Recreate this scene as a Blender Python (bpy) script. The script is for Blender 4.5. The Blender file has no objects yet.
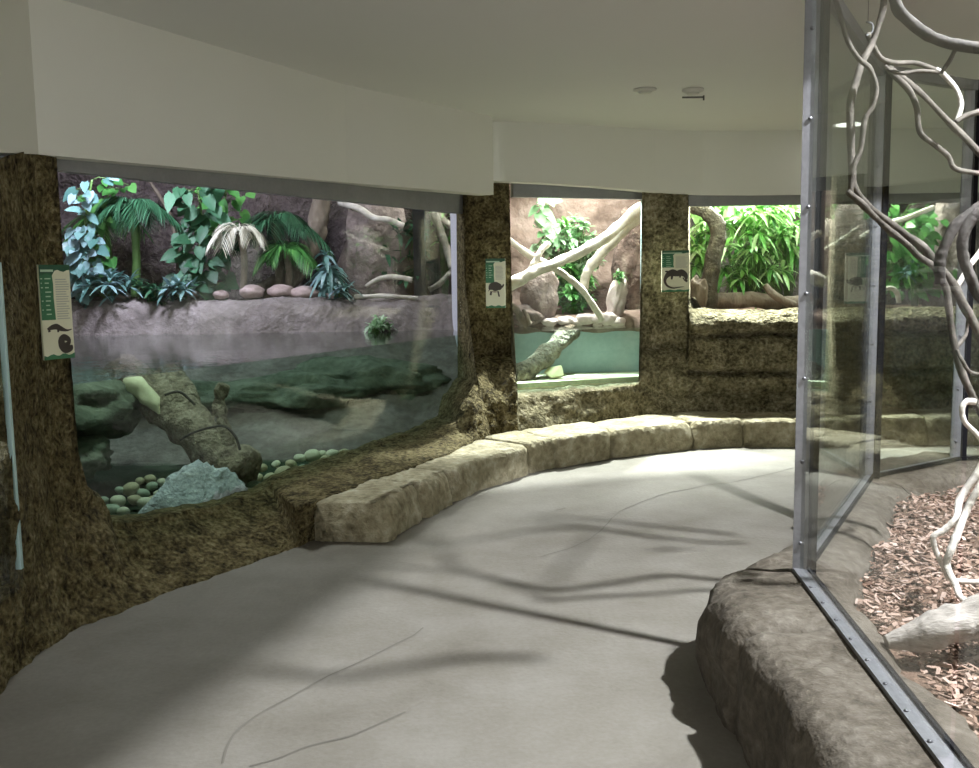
import bpy, bmesh, math, random
from mathutils import Vector, Matrix, noise, Euler

random.seed(7)
sc = bpy.context.scene
COL = sc.collection
V = Vector

# ------------------------------------------------------------------ camera
F, H, ROLL = 950.0, 1.6, 0.015
PITCH = math.atan(109 / 950.0)


def ray(u, v):
    x = (u - 489.5) / F; y = (384 - v) / F
    a = x * math.cos(ROLL) + y * math.sin(ROLL); b = -x * math.sin(ROLL) + y * math.cos(ROLL)
    return V((a, math.cos(PITCH) + b * math.sin(PITCH), -math.sin(PITCH) + b * math.cos(PITCH)))


def at(u, v, y):          # the point at depth y
    d = ray(u, v); t = y / d.y
    return V((d.x * t, y, H + d.z * t))


def atz(u, v, z):         # the point at height z
    d = ray(u, v); t = (z - H) / d.z
    return V((d.x * t, d.y * t, z))


cd = bpy.data.cameras.new('camera'); cam = bpy.data.objects.new('camera', cd); COL.objects.link(cam)
cd.sensor_width = 36; cd.lens = F / 979 * 36; cd.clip_start = 0.02; cd.clip_end = 100
cam.matrix_world = Matrix.Translation((0, 0, H)) @ Matrix.Rotation(math.pi / 2 - PITCH, 4, 'X') @ Matrix.Rotation(-ROLL, 4, 'Z')
sc.camera = cam
sc.view_settings.view_transform = 'Standard'; sc.view_settings.look = 'None'
sc.view_settings.gamma = 1; sc.view_settings.exposure = 0.0; sc.view_settings.use_curve_mapping = False


# ------------------------------------------------------------------ materials
def new_mat(name):
    m = bpy.data.materials.new(name); m.use_nodes = True
    nt = m.node_tree; nt.nodes.clear()
    out = nt.nodes.new('ShaderNodeOutputMaterial')
    return m, nt, out


def N(nt, t, **kw):
    n = nt.nodes.new(t)
    for k, v in kw.items():
        if k in n.inputs.keys(): n.inputs[k].default_value = v
        else: setattr(n, k, v)
    return n


def ramp(nt, stops):
    r = nt.nodes.new('ShaderNodeValToRGB'); e = r.color_ramp.elements
    while len(e) < len(stops): e.new(0.5)
    for el, (p, c) in zip(e, stops):
        el.position = p; el.color = (*c, 1)
    return r


def surf(name, stops, scale=4.0, detail=8, rough=.85, bump=.4, bscale=25, bdist=.02, stretch=None, spec=.3, metal=0, crack=0, crack_scale=1.2, grit=0.25):
    """noise-coloured surface with a bump of its own"""
    m, nt, out = new_mat(name); L = nt.links.new
    p = nt.nodes.new('ShaderNodeBsdfPrincipled'); L(p.outputs[0], out.inputs[0])
    p.inputs['Roughness'].default_value = rough; p.inputs['Metallic'].default_value = metal
    p.inputs['Specular IOR Level'].default_value = spec
    tc = nt.nodes.new('ShaderNodeTexCoord'); vec = tc.outputs['Object']
    if stretch:
        mp = nt.nodes.new('ShaderNodeMapping'); mp.inputs['Scale'].default_value = stretch; L(vec, mp.inputs[0]); vec = mp.outputs[0]
    n1 = N(nt, 'ShaderNodeTexNoise', Scale=scale, Detail=detail, Roughness=.65); L(vec, n1.inputs['Vector'])
    n2 = N(nt, 'ShaderNodeTexNoise', Scale=bscale, Detail=3.0, Roughness=.55); L(vec, n2.inputs['Vector'])
    mx = nt.nodes.new('ShaderNodeMix'); mx.data_type = 'FLOAT'; mx.inputs[0].default_value = grit
    L(n1.outputs[0], mx.inputs[2]); L(n2.outputs[0], mx.inputs[3])
    r = ramp(nt, stops); L(mx.outputs[0], r.inputs[0])
    col = r.outputs[0]; hgt = n2.outputs[0]
    if crack:
        w = N(nt, 'ShaderNodeTexNoise', Scale=3.0, Detail=4.0); L(vec, w.inputs['Vector'])
        ad = nt.nodes.new('ShaderNodeVectorMath'); ad.operation = 'MULTIPLY_ADD'; L(w.outputs['Color'], ad.inputs[0])
        ad.inputs[1].default_value = (.35, .35, .35); L(vec, ad.inputs[2])
        vo = N(nt, 'ShaderNodeTexVoronoi', Scale=crack_scale); vo.feature = 'DISTANCE_TO_EDGE'; L(ad.outputs[0], vo.inputs['Vector'])
        mr = N(nt, 'ShaderNodeMapRange'); mr.inputs[1].default_value = 0; mr.inputs[2].default_value = crack; L(vo.outputs['Distance'], mr.inputs[0])
        mu = nt.nodes.new('ShaderNodeMath'); mu.operation = 'MULTIPLY_ADD'; mu.inputs[1].default_value = .9
        L(mr.outputs[0], mu.inputs[0]); L(n2.outputs[0], mu.inputs[2]); hgt = mu.outputs[0]
    L(col, p.inputs['Base Color'])
    if bump:
        b = N(nt, 'ShaderNodeBump', Strength=bump, Distance=bdist); L(hgt, b.inputs['Height']); L(b.outputs[0], p.inputs['Normal'])
    return m


def leafm(name, cols, rough=.45, trans=.3, spec=.4):
    m, nt, out = new_mat(name); L = nt.links.new
    p = nt.nodes.new('ShaderNodeBsdfPrincipled'); p.inputs['Roughness'].default_value = rough
    p.inputs['Specular IOR Level'].default_value = spec
    g = nt.nodes.new('ShaderNodeNewGeometry')
    k = len(cols) - 1
    r = ramp(nt, [(i / k, c) for i, c in enumerate(cols)]); L(g.outputs['Random Per Island'], r.inputs[0]); L(r.outputs[0], p.inputs['Base Color'])
    t = nt.nodes.new('ShaderNodeBsdfTranslucent'); L(r.outputs[0], t.inputs[0])
    mx = nt.nodes.new('ShaderNodeMixShader'); mx.inputs[0].default_value = trans
    L(p.outputs[0], mx.inputs[1]); L(t.outputs[0], mx.inputs[2]); L(mx.outputs[0], out.inputs[0])
    return m


def plain(name, c, rough=.5, metal=0.0, spec=.5, emit=0):
    m, nt, out = new_mat(name)
    p = nt.nodes.new('ShaderNodeBsdfPrincipled'); nt.links.new(p.outputs[0], out.inputs[0])
    p.inputs['Base Color'].default_value = (*c, 1); p.inputs['Roughness'].default_value = rough
    p.inputs['Metallic'].default_value = metal; p.inputs['Specular IOR Level'].default_value = spec
    if emit:
        p.inputs['Emission Color'].default_value = (*c, 1); p.inputs['Emission Strength'].default_value = emit
    return m


def clear(name, tint=(1, 1, 1), r0=.04, rough=0.0, wave=0, vol=None, dens=0, gloss=True):
    """see-through surface whose reflection grows at grazing angles"""
    m, nt, out = new_mat(name); L = nt.links.new
    t = nt.nodes.new('ShaderNodeBsdfTransparent'); t.inputs[0].default_value = (*tint, 1)
    if gloss:
        g = N(nt, 'ShaderNodeBsdfGlossy', Roughness=rough)
        lw = nt.nodes.new('ShaderNodeLayerWeight')
        pw = nt.nodes.new('ShaderNodeMath'); pw.operation = 'POWER'; pw.inputs[1].default_value = 5
        ma = nt.nodes.new('ShaderNodeMath'); ma.operation = 'MULTIPLY_ADD'; ma.inputs[1].default_value = 1 - r0; ma.inputs[2].default_value = r0
        L(lw.outputs['Facing'], pw.inputs[0]); L(pw.outputs[0], ma.inputs[0])
        if wave:
            tc = nt.nodes.new('ShaderNodeTexCoord')
            n = N(nt, 'ShaderNodeTexNoise', Scale=7.0, Detail=3.0); L(tc.outputs['Object'], n.inputs['Vector'])
            b = N(nt, 'ShaderNodeBump', Strength=wave, Distance=.02); L(n.outputs[0], b.inputs['Height']); L(b.outputs[0], g.inputs['Normal'])
        mx = nt.nodes.new('ShaderNodeMixShader'); L(ma.outputs[0], mx.inputs[0]); L(t.outputs[0], mx.inputs[1]); L(g.outputs[0], mx.inputs[2])
        L(mx.outputs[0], out.inputs['Surface'])
    else:
        L(t.outputs[0], out.inputs['Surface'])
    if vol:
        va = nt.nodes.new('ShaderNodeVolumeAbsorption'); va.inputs[0].default_value = (*vol, 1); va.inputs[1].default_value = dens
        L(va.outputs[0], out.inputs['Volume'])
    return m


M = {}
M['wall'] = surf('painted_plaster', [(0, (.68, .69, .63)), (1, (.73, .74, .68))], scale=1.5, bump=.05, bscale=120, rough=.8)
M['ceil'] = surf('ceiling_paint', [(0, (.62, .63, .60)), (1, (.66, .67, .64))], scale=1.2, bump=.04, bscale=120, rough=.75)
M['floor'] = surf('trowelled_concrete', [(.25, (.115, .103, .080)), (.5, (.165, .152, .127)), (.75, (.215, .203, .178))], scale=2.2, bump=.22, bscale=45, bdist=.012, rough=.75, spec=.35)
M['crack'] = plain('dark_joint', (.13, .12, .1), .9)
M['rock'] = surf('mossy_cast_rock', [(.34, (.014, .011, .006)), (.44, (.075, .06, .028)), (.54, (.18, .147, .07)), (.68, (.33, .29, .17))], scale=9, bump=1, bscale=38, bdist=.07, rough=.95, spec=.15, grit=.5)
M['rockback'] = surf('layered_cast_rock', [(.34, (.03, .025, .015)), (.45, (.125, .11, .062)), (.55, (.25, .222, .137)), (.68, (.44, .40, .30))], scale=7, bump=1, bscale=32, bdist=.06, rough=.95, spec=.15, grit=.5)
M['bench'] = surf('bench_stone', [(.3, (.15, .13, .08)), (.5, (.32, .285, .19)), (.7, (.52, .48, .37))], scale=5, bump=.9, bscale=20, bdist=.035, rough=.9, spec=.2)
M['kerb'] = surf('brown_grey_cast_rock', [(.25, (.028, .023, .016)), (.46, (.078, .065, .048)), (.6, (.12, .104, .082)), (.8, (.20, .18, .15))], scale=3.0, bump=.7, bscale=24, bdist=.018, rough=.85, spec=.3, grit=.4)
M['mulchbed'] = surf('mulch_soil', [(.3, (.05, .03, .02)), (.7, (.20, .13, .09))], scale=30, bump=.9, bscale=60, rough=1)
M['chips'] = leafm('bark_chips', [(.12, .07, .05), (.28, .19, .145), (.42, .31, .25), (.20, .125, .09), (.52, .41, .35)], rough=.9, trans=.0, spec=.1)
M['steel'] = surf('galvanised_steel', [(.3, (.13, .133, .138)), (.7, (.22, .223, .23))], scale=12, bump=.05, bscale=60, rough=.5, metal=.5, spec=.5)
M['bolt'] = plain('bolt_steel', (.16, .16, .17), .45, .8)
M['gasket'] = plain('black_rubber', (.006, .006, .007), .9, 0, .1)
M['header'] = surf('grey_window_steel', [(.3, (.22, .225, .23)), (.7, (.29, .295, .30))], scale=6, bump=.05, bscale=60, rough=.55, metal=.3)
M['white_panel'] = plain('white_panel', (.72, .71, .78), .5)
M['glass'] = clear('exhibit_glass', (.96, .985, .97), .032)
M['glassnear'] = clear('enclosure_glass', (.965, .985, .97), .034)
M['glassedge'] = plain('pale_glass_edge', (.42, .58, .60), .2)
M['water1'] = clear('dark_pool_water_surface', (.78, .83, .80), .03, .02, .16, (.60, .68, .64), .22)
M['water1s'] = clear('dark_pool_water_side', (.77, .88, .81), .0, 0, 0, (.58, .69, .62), .22, gloss=False)
M['water2'] = clear('clear_pool_water_surface', (.9, .97, .96), .03, .02, .15, (.72, .90, .92), .2)
M['water2s'] = clear('clear_pool_water_side', (.88, .98, .97), .0, 0, 0, (.72, .90, .92), .2, gloss=False)
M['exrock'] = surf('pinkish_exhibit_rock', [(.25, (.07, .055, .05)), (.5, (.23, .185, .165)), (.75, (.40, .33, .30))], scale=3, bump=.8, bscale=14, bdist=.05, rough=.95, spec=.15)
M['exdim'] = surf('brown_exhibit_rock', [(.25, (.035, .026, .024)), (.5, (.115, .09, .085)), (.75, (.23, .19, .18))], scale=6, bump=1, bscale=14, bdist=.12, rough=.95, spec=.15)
M['exrock2'] = surf('reddish_exhibit_rock', [(.25, (.06, .04, .032)), (.5, (.19, .135, .11)), (.75, (.38, .30, .26))], scale=2.5, bump=.7, bscale=9, bdist=.05, rough=.95, spec=.15)
M['exdark'] = surf('dark_exhibit_rock', [(.3, (.015, .014, .012)), (.7, (.085, .075, .06))], scale=3, bump=.8, bscale=14, bdist=.05, rough=1, spec=.1)
M['bank'] = surf('pool_bank_rock', [(.25, (.06, .05, .046)), (.5, (.17, .145, .135)), (.78, (.34, .30, .29))], scale=3.5, bump=.8, bscale=16, bdist=.04, rough=.85, spec=.3)
M['algae'] = surf('algae_rock', [(.3, (.045, .055, .04)), (.5, (.13, .15, .115)), (.75, (.25, .275, .215))], scale=4, bump=.8, bscale=14, bdist=.04, rough=.95, spec=.1)
M['teal'] = surf('teal_pool_lining', [(.3, (.30, .40, .43)), (.7, (.52, .62, .64))], scale=1.5, bump=.1, rough=.8)
M['sand'] = surf('pale_sand', [(.3, (.60, .54, .36)), (.7, (.85, .79, .58))], scale=25, bump=.3, bscale=70, rough=.95)
M['mud'] = surf('tank_mud', [(.3, (.02, .028, .02)), (.7, (.07, .085, .06))], scale=6, bump=.4, bscale=40, rough=1)
M['boulder'] = surf('grey_granite', [(.3, (.28, .31, .35)), (.5, (.52, .56, .62)), (.7, (.74, .78, .84))], scale=11, bump=1, bscale=35, bdist=.03, rough=.9, grit=.45)
M['pebble_cream'] = surf('cream_pebble', [(.3, (.52, .53, .40)), (.7, (.72, .72, .58))], scale=6, bump=.15, bscale=30, rough=.7)
M['pebble_tan'] = surf('tan_pebble', [(.3, (.34, .31, .20)), (.7, (.52, .48, .33))], scale=6, bump=.15, bscale=30, rough=.7)
M['pebble_green'] = surf('green_grey_pebble', [(.3, (.24, .31, .24)), (.7, (.42, .49, .39))], scale=6, bump=.15, bscale=30, rough=.7)
M['palestone'] = surf('pale_pink_stone', [(.3, (.50, .42, .40)), (.7, (.76, .68, .66))], scale=7, bump=.4, bscale=25, rough=.85)
M['pinkstone'] = surf('pinkish_brown_stone', [(.3, (.22, .16, .145)), (.7, (.42, .33, .31))], scale=7, bump=.4, bscale=25, rough=.85)
M['yellowstone'] = surf('yellow_stone', [(.3, (.62, .56, .28)), (.7, (.80, .74, .44))], scale=7, bump=.4, bscale=25, rough=.85)
M['bark'] = surf('brown_bark', [(.3, (.05, .04, .03)), (.5, (.15, .12, .09)), (.75, (.30, .25, .20))], scale=7, bump=.9, bscale=20, bdist=.02, rough=.95, stretch=(1, 1, .35))
M['cave'] = surf('dark_red_brown_rock', [(.3, (.03, .02, .016)), (.5, (.10, .068, .055)), (.75, (.20, .145, .12))], scale=4, bump=.8, bscale=16, bdist=.05, rough=1)
M['trunk'] = surf('backlit_dark_bark', [(.3, (.02, .018, .012)), (.5, (.06, .052, .034)), (.75, (.14, .125, .085))], scale=9, bump=1, bscale=26, bdist=.04, rough=1)  # shade of the backlit trunk put into the bark colour
M['sunkbark'] = surf('sunken_bark', [(.32, (.06, .048, .033)), (.48, (.22, .18, .13)), (.7, (.46, .40, .31))], scale=12, bump=1, bscale=22, bdist=.07, rough=.95)
M['barewood'] = surf('bare_pale_wood', [(.3, (.58, .55, .36)), (.7, (.78, .75, .54))], scale=9, bump=.3, bscale=30, rough=.8)
M['palewood'] = surf('pale_dry_wood', [(.3, (.30, .265, .21)), (.5, (.52, .48, .41)), (.75, (.72, .69, .62))], scale=6, bump=.4, bscale=25, bdist=.01, rough=.85)
M['vine'] = surf('grey_brown_vine', [(.3, (.035, .03, .025)), (.5, (.088, .076, .062)), (.75, (.18, .16, .138))], scale=14, bump=.6, bscale=60, bdist=.006, rough=.8, spec=.3)
M['vinedark'] = surf('dark_vine', [(.3, (.028, .025, .022)), (.5, (.062, .055, .048)), (.75, (.115, .105, .093))], scale=14, bump=.6, bscale=60, bdist=.006, rough=.8, spec=.3)
M['vinepale'] = surf('pale_vine', [(.3, (.42, .38, .33)), (.5, (.60, .56, .50)), (.75, (.72, .69, .64))], scale=14, bump=.6, bscale=50, bdist=.006, rough=.8, spec=.3)  # much paler than the other vine tones
M['floorlog'] = surf('weathered_log', [(.3, (.12, .105, .09)), (.5, (.27, .245, .215)), (.75, (.42, .39, .35))], scale=9, bump=.8, bscale=30, bdist=.01, rough=.9, stretch=(.5, 2.2, 2.2))
M['leafdark'] = leafm('dark_glossy_leaf', [(.010, .042, .018), (.025, .09, .04), (.05, .15, .075)], .5, .15, .2)
M['leafblue'] = leafm('blue_green_leaf', [(.05, .13, .11), (.13, .25, .23), (.27, .38, .42)], .4, .15)
M['leafmid'] = leafm('mid_green_leaf', [(.03, .14, .03), (.08, .27, .06), (.16, .40, .10)], .4, .3)
M['leafbright'] = leafm('bright_green_leaf', [(.04, .16, .03), (.12, .34, .06), (.30, .55, .16), (.58, .76, .42), (.10, .30, .05)], .4, .35)
M['leafpale'] = leafm('pale_green_leaf', [(.16, .34, .14), (.30, .48, .27), (.50, .64, .46)], .4, .3)
M['leafdry'] = leafm('dry_frond', [(.40, .37, .28), (.58, .56, .45), (.70, .68, .58)], .7, .2, .2)
M['stem'] = plain('green_stem', (.10, .20, .05), .5)
M['signcream'] = plain('sign_cream', (.70, .70, .52), .45)
M['signgreen'] = plain('sign_green', (.035, .16, .07), .5)
M['signgreen2'] = plain('sign_dark_green', (.02, .09, .045), .5)
M['signtext'] = plain('sign_grey_print', (.42, .43, .36), .6)
M['signlight'] = plain('sign_light_print', (.42, .58, .42), .6)
M['signbrown'] = plain('sign_brown_print', (.055, .045, .035), .6)
M['signred'] = plain('sign_red_print', (.12, .04, .03), .6)
M['plastic'] = plain('grey_plastic', (.55, .55, .5), .5)
M['plasticd'] = plain('dark_plastic', (.12, .12, .11), .5)
M['lampglow'] = plain('lamp_diffuser', (1, .98, .93), .5, emit=6)
M['black'] = plain('black_paint', (.01, .01, .01), .9)


# ------------------------------------------------------------------ mesh builders
class MB:
    def __init__(s): s.v = []; s.f = []; s.m = []

    def add(s, vs, fs, mi=0):
        o = len(s.v); s.v += [tuple(p) for p in vs]; s.f += [tuple(i + o for i in f) for f in fs]; s.m += [mi] * len(fs); return s

    def box(s, c, d, mat=None, mi=0):
        x, y, z = d[0] / 2, d[1] / 2, d[2] / 2
        vs = [V((a, b, e)) for a in (-x, x) for b in (-y, y) for e in (-z, z)]
        if mat: vs = [mat @ p for p in vs]
        vs = [p + V(c) for p in vs]
        return s.add(vs, [(0, 1, 3, 2), (4, 6, 7, 5), (0, 4, 5, 1), (2, 3, 7, 6), (0, 2, 6, 4), (1, 5, 7, 3)], mi)

    def prism(s, poly, z0, z1, mi=0):
        n = len(poly)
        vs = [(p[0], p[1], z0) for p in poly] + [(p[0], p[1], z1) for p in poly]
        fs = [tuple(range(n))[::-1], tuple(range(n, 2 * n))] + [(i, (i + 1) % n, n + (i + 1) % n, n + i) for i in range(n)]
        return s.add(vs, fs, mi)

    def tube(s, pts, rad, sides=8, wob=0, seed=0, caps=True, mi=0):
        pts = [V(p) for p in pts]; n = len(pts)
        if not hasattr(rad, '__len__'): rad = [rad] * n
        t0 = (pts[1] - pts[0]).normalized(); ref = V((0, 0, 1)) if abs(t0.z) < .9 else V((1, 0, 0))
        nx = t0.cross(ref).normalized(); vs = []
        for i, p in enumerate(pts):
            t = (pts[min(i + 1, n - 1)] - pts[max(i - 1, 0)]).normalized()
            nx = (nx - t * nx.dot(t)).normalized(); ny = t.cross(nx)
            for k in range(sides):
                a = 2 * math.pi * k / sides; r = rad[i]
                d = nx * math.cos(a) + ny * math.sin(a)
                if wob: r *= 1 + wob * noise.noise(V((p.x * 9 + seed, p.y * 9, p.z * 9)) + d * 1.3)
                vs.append(p + d * r)
        fs = [(i * sides + k, i * sides + (k + 1) % sides, (i + 1) * sides + (k + 1) % sides, (i + 1) * sides + k) for i in range(n - 1) for k in range(sides)]
        if caps: fs += [tuple(range(sides))[::-1], tuple(range((n - 1) * sides, n * sides))]
        return s.add(vs, fs, mi)

    def grid(s, rows, mi=0):
        nr, nc = len(rows), len(rows[0])
        return s.add([p for r in rows for p in r], [(i * nc + j, i * nc + j + 1, (i + 1) * nc + j + 1, (i + 1) * nc + j) for i in range(nr - 1) for j in range(nc - 1)], mi)

    def rock(s, c, d, rot=(0, 0, 0), amp=.25, freq=1.4, sub=3, seed=0, flat=0, mi=0):
        bm = bmesh.new(); bmesh.ops.create_icosphere(bm, subdivisions=sub, radius=1)
        R = Euler(rot).to_matrix(); vs = []
        for v in bm.verts:
            p = v.co.copy(); k = 1 + amp * noise.fractal(p * freq + V((seed * 7.3, seed * 3.1, seed)), .9, 2.0, 4)
            if flat: k += flat * (abs(noise.noise(p * 1.1 + V((seed, 9, 3)))) - .3)
            p = p * k; vs.append(R @ V((p.x * d[0], p.y * d[1], p.z * d[2])) + V(c))
        bm.verts.index_update()
        s.add(vs, [tuple(v.index for v in f.verts) for f in bm.faces], mi); bm.free(); return s

    def leaf(s, base, direc, length, width, shape='lance', droop=.3, fold=.25, up=V((0, 0, 1)), n=5, roll=0):
        d = V(direc).normalized(); side = d.cross(up)
        if side.length < .05: side = d.cross(V((0, 1, 0)))
        side.normalize(); nrm = side.cross(d).normalized()
        if roll: q = Matrix.Rotation(roll, 3, d); side = q @ side; nrm = q @ nrm
        vs = []; p = V(base)
        for i in range(n + 1):
            t = i / n
            if shape == 'lance': w = math.sin(math.pi * (t * .92 + .06)) ** .8
            elif shape == 'heart': w = (math.sin(math.pi * min(1, (t * .93 + .07)) ** .55)) ** .7 if t < 1 else 0
            else: w = math.sin(math.pi * (t * .98 + .02)) ** .5
            w = max(w, .02) * width / 2
            q = p + d * length * t - V((0, 0, 1)) * droop * length * t * t
            if shape == 'heart' and i == 0:
                vs += [q - side * width * .28 - d * length * .12 + nrm * fold * w, q, q + side * width * .28 - d * length * .12 + nrm * fold * w]
            else:
                vs += [q - side * w + nrm * fold * w, q, q + side * w + nrm * fold * w]
        fs = []
        for i in range(n):
            a = i * 3; fs += [(a, a + 1, a + 4, a + 3), (a + 1, a + 2, a + 5, a + 4)]
        return s.add(vs, fs)

    def build(s, name, mat, parent=None, smooth=True):
        me = bpy.data.meshes.new(name); me.from_pydata(s.v, [], s.f)
        for m in (mat if isinstance(mat, (list, tuple)) else [mat]): me.materials.append(m)
        for p, mi in zip(me.polygons, s.m): p.material_index = mi; p.use_smooth = smooth
        bm = bmesh.new(); bm.from_mesh(me); bmesh.ops.recalc_face_normals(bm, faces=bm.faces); bm.to_mesh(me); bm.free()
        o = bpy.data.objects.new(name, me); COL.objects.link(o)
        if parent:
            o.parent = parent; o.matrix_parent_inverse = Matrix.Translation(-parent.location)
        return o


def tag(o, label=None, cat=None, group=None, kind=None):
    if label: o['label'] = label
    if cat: o['category'] = cat
    if group: o['group'] = group
    if kind: o['kind'] = kind
    return o


def thing(name, label, cat, loc, group=None):
    o = bpy.data.objects.new(name, None); COL.objects.link(o); o.location = loc; o.empty_display_size = .1
    return tag(o, label, cat, group)


def struct(o): o['kind'] = 'structure'; return o


def smooth_path(pts, k=6):
    """Catmull-Rom through the points (any dimension)"""
    pts = [V(p) for p in pts]; out = []
    for i in range(len(pts) - 1):
        p0 = pts[max(i - 1, 0)]; p1 = pts[i]; p2 = pts[i + 1]; p3 = pts[min(i + 2, len(pts) - 1)]
        for j in range(k):
            t = j / k
            out.append(.5 * ((2 * p1) + (p2 - p0) * t + (2 * p0 - 5 * p1 + 4 * p2 - p3) * t * t + (3 * p1 - p0 - 3 * p2 + p3) * t ** 3))
    out.append(pts[-1]); return out


def lerp(a, b, t): return a + (b - a) * t


def fbm(p, o=5): return noise.fractal(p, 1.0, 2.0, o)


# ------------------------------------------------------------------ setting: floor, ceiling, plaster walls
A, B = V((-2.22, 4.75, 0)), V((-.2, 8.75, 0))       # glass line of the big tank
C_, D_ = V((.21, 8.9, 0)), V((1.55, 9.45, 0))       # glass line of the small tank
E_, E2 = V((1.9, 9.5, 0)), V((6.2, 9.5, 0))         # glass line of the lit planting
CZ = 2.95

fl = MB()
nx, ny = 90, 120
rows = []
for j in range(ny + 1):
    y = lerp(-3, 9.6, j / ny)
    rows.append([V((lerp(-3.4, 6.2, i / nx), y, .006 * fbm(V((lerp(-3.4, 6.2, i / nx) * .8, y * .8, 0))))) for i in range(nx + 1)])
fl.grid(rows)
floor = struct(fl.build('floor', M['floor']))


def floorcrack(px, w=.006):
    pts = smooth_path([atz(u, v, 0) for u, v in px], 10); rows = []
    for i, p in enumerate(pts):
        t = (pts[min(i + 1, len(pts) - 1)] - pts[max(i - 1, 0)]).normalized(); n = V((-t.y, t.x, 0))
        p = p + n * .018 * noise.noise(V((p.x * 6, p.y * 6, 1)))
        z = .006 * fbm(V((p.x * .8, p.y * .8, 0))) + .0025
        ww = w * (.6 + .6 * abs(noise.noise(V((p.x * 9, p.y * 9, 5)))))
        rows.append([V((p.x - n.x * ww, p.y - n.y * ww, z)), V((p.x + n.x * ww, p.y + n.y * ww, z))])
    MB().grid(rows).build('floor_joint', M['crack'], floor)


floorcrack([(221, 764), (235, 735), (257, 716), (294, 694), (324, 678), (360, 663), (395, 645), (424, 628)])
floorcrack([(250, 767), (280, 759), (324, 742), (360, 733), (405, 712)])
floorcrack([(540, 556), (570, 548), (597, 534), (624, 510), (666, 494), (704, 486), (741, 481), (794, 468)], .007)
floorcrack([(556, 511), (566, 509)], .01)

# ceiling with an unseen well added at right to shape the lamp light
ce = MB()
X0, X1, Y0, Y1 = -3.2, 6.3, -3.1, 9.62
W0, W1 = .80, 2.03          # west edge of the well near and far, slanted to cut the floor light
ce.prism([(X0, Y0), (X1, Y0), (X1, .3), (4.6, .3), (W0, .3), (-2.3, .3), (X0, .3)], CZ, CZ + .12)
ce.prism([(X0, .3), (W0, .3), (W1, 4.3), (-1.0, 4.3), (-2.5, 4.3), (-3.1, 4.3)], CZ, CZ + .12)
ce.prism([(4.6, .3), (X1, .3), (X1, 4.3), (4.6, 4.3)], CZ, CZ + .12)
ce.prism([(-2.4, 4.3), (W1, 4.3), (4.6, 4.3), (X1, 4.3), (X1, Y1), (1.62, Y1), (1.62, 9.40), (.06, 8.76), (-.1, 8.52), (-1.08, 6.95), (-2.26, 4.62), (-2.3, 4.5)], CZ, CZ + .12)
struct(ce.build('ceiling', M['ceil'], smooth=False))
sh = MB()
for q in ([(W0 - .1, .2), (W0, .2), (W1, 4.4), (W1 - .1, 4.4)], [(4.6, .2), (4.7, .2), (4.7, 4.4), (4.6, 4.4)], [(W0, .2), (4.7, .2), (4.7, .3), (W0, .3)], [(W1, 4.3), (4.7, 4.3), (4.7, 4.4), (W1, 4.4)]):
    sh.prism(q, CZ + .121, 5.2)
sh.prism([(.65, .2), (4.7, .2), (4.7, 4.4), (.65, 4.4)], 5.2, 5.3)
struct(sh.build('ceiling_light_mask', M['ceil'], smooth=False))


def wallseg(name, pts, zs, z1, th, mat):
    """upright slab along pts, thickness th to the left of the direction of travel"""
    mb = MB(); n = len(pts); P = [V((p[0], p[1], 0)) for p in pts]; vs = []
    for i, p in enumerate(P):
        t = (P[min(i + 1, n - 1)] - P[max(i - 1, 0)]).normalized(); nl = V((-t.y, t.x, 0)); zb = zs[i]
        for q in (p, p + nl * th): vs += [V((q.x, q.y, zb)), V((q.x, q.y, z1))]
    fs = []
    for i in range(n - 1):
        a, b = i * 4, i * 4 + 4
        fs += [(a, b, b + 1, a + 1), (a + 2, a + 3, b + 3, b + 2), (a + 1, b + 1, b + 3, a + 3), (a, a + 2, b + 2, b)]
    fs += [(0, 1, 3, 2), ((n - 1) * 4, (n - 1) * 4 + 2, (n - 1) * 4 + 3, (n - 1) * 4 + 1)]
    mb.add(vs, fs); return struct(mb.build(name, mat, smooth=False))


wallseg('wall_left_upper', [(-1.9, 2.2), (-2.0, 3.6), (-2.12, 4.60), (-.99, 6.9), (.06, 8.36)], [2.06, 2.09, 2.20, 2.27, 2.29], CZ, .16, M['wall'])
wallseg('wall_back_upper', [(-.34, 8.36), (.02, 8.58), (.5, 8.74), (1.05, 8.98), (1.6, 9.26), (2.1, 9.40), (2.6, 9.425), (6.2, 9.425)], [2.44, 2.43, 2.42, 2.40, 2.37, 2.345, 2.335, 2.33], CZ, .14, M['wall'])
MB().box((6.25, 3, 1.6), (.1, 13, 3.4)).build('wall_right', M['wall'])['kind'] = 'structure'
MB().box((1.4, -3.05, 1.5), (10, .1, 3)).build('wall_behind', M['wall'])['kind'] = 'structure'
MB().box((-3.0, .9, 1.5), (.1, 7.9, 3)).build('wall_left_side', M['wall'])['kind'] = 'structure'

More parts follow.
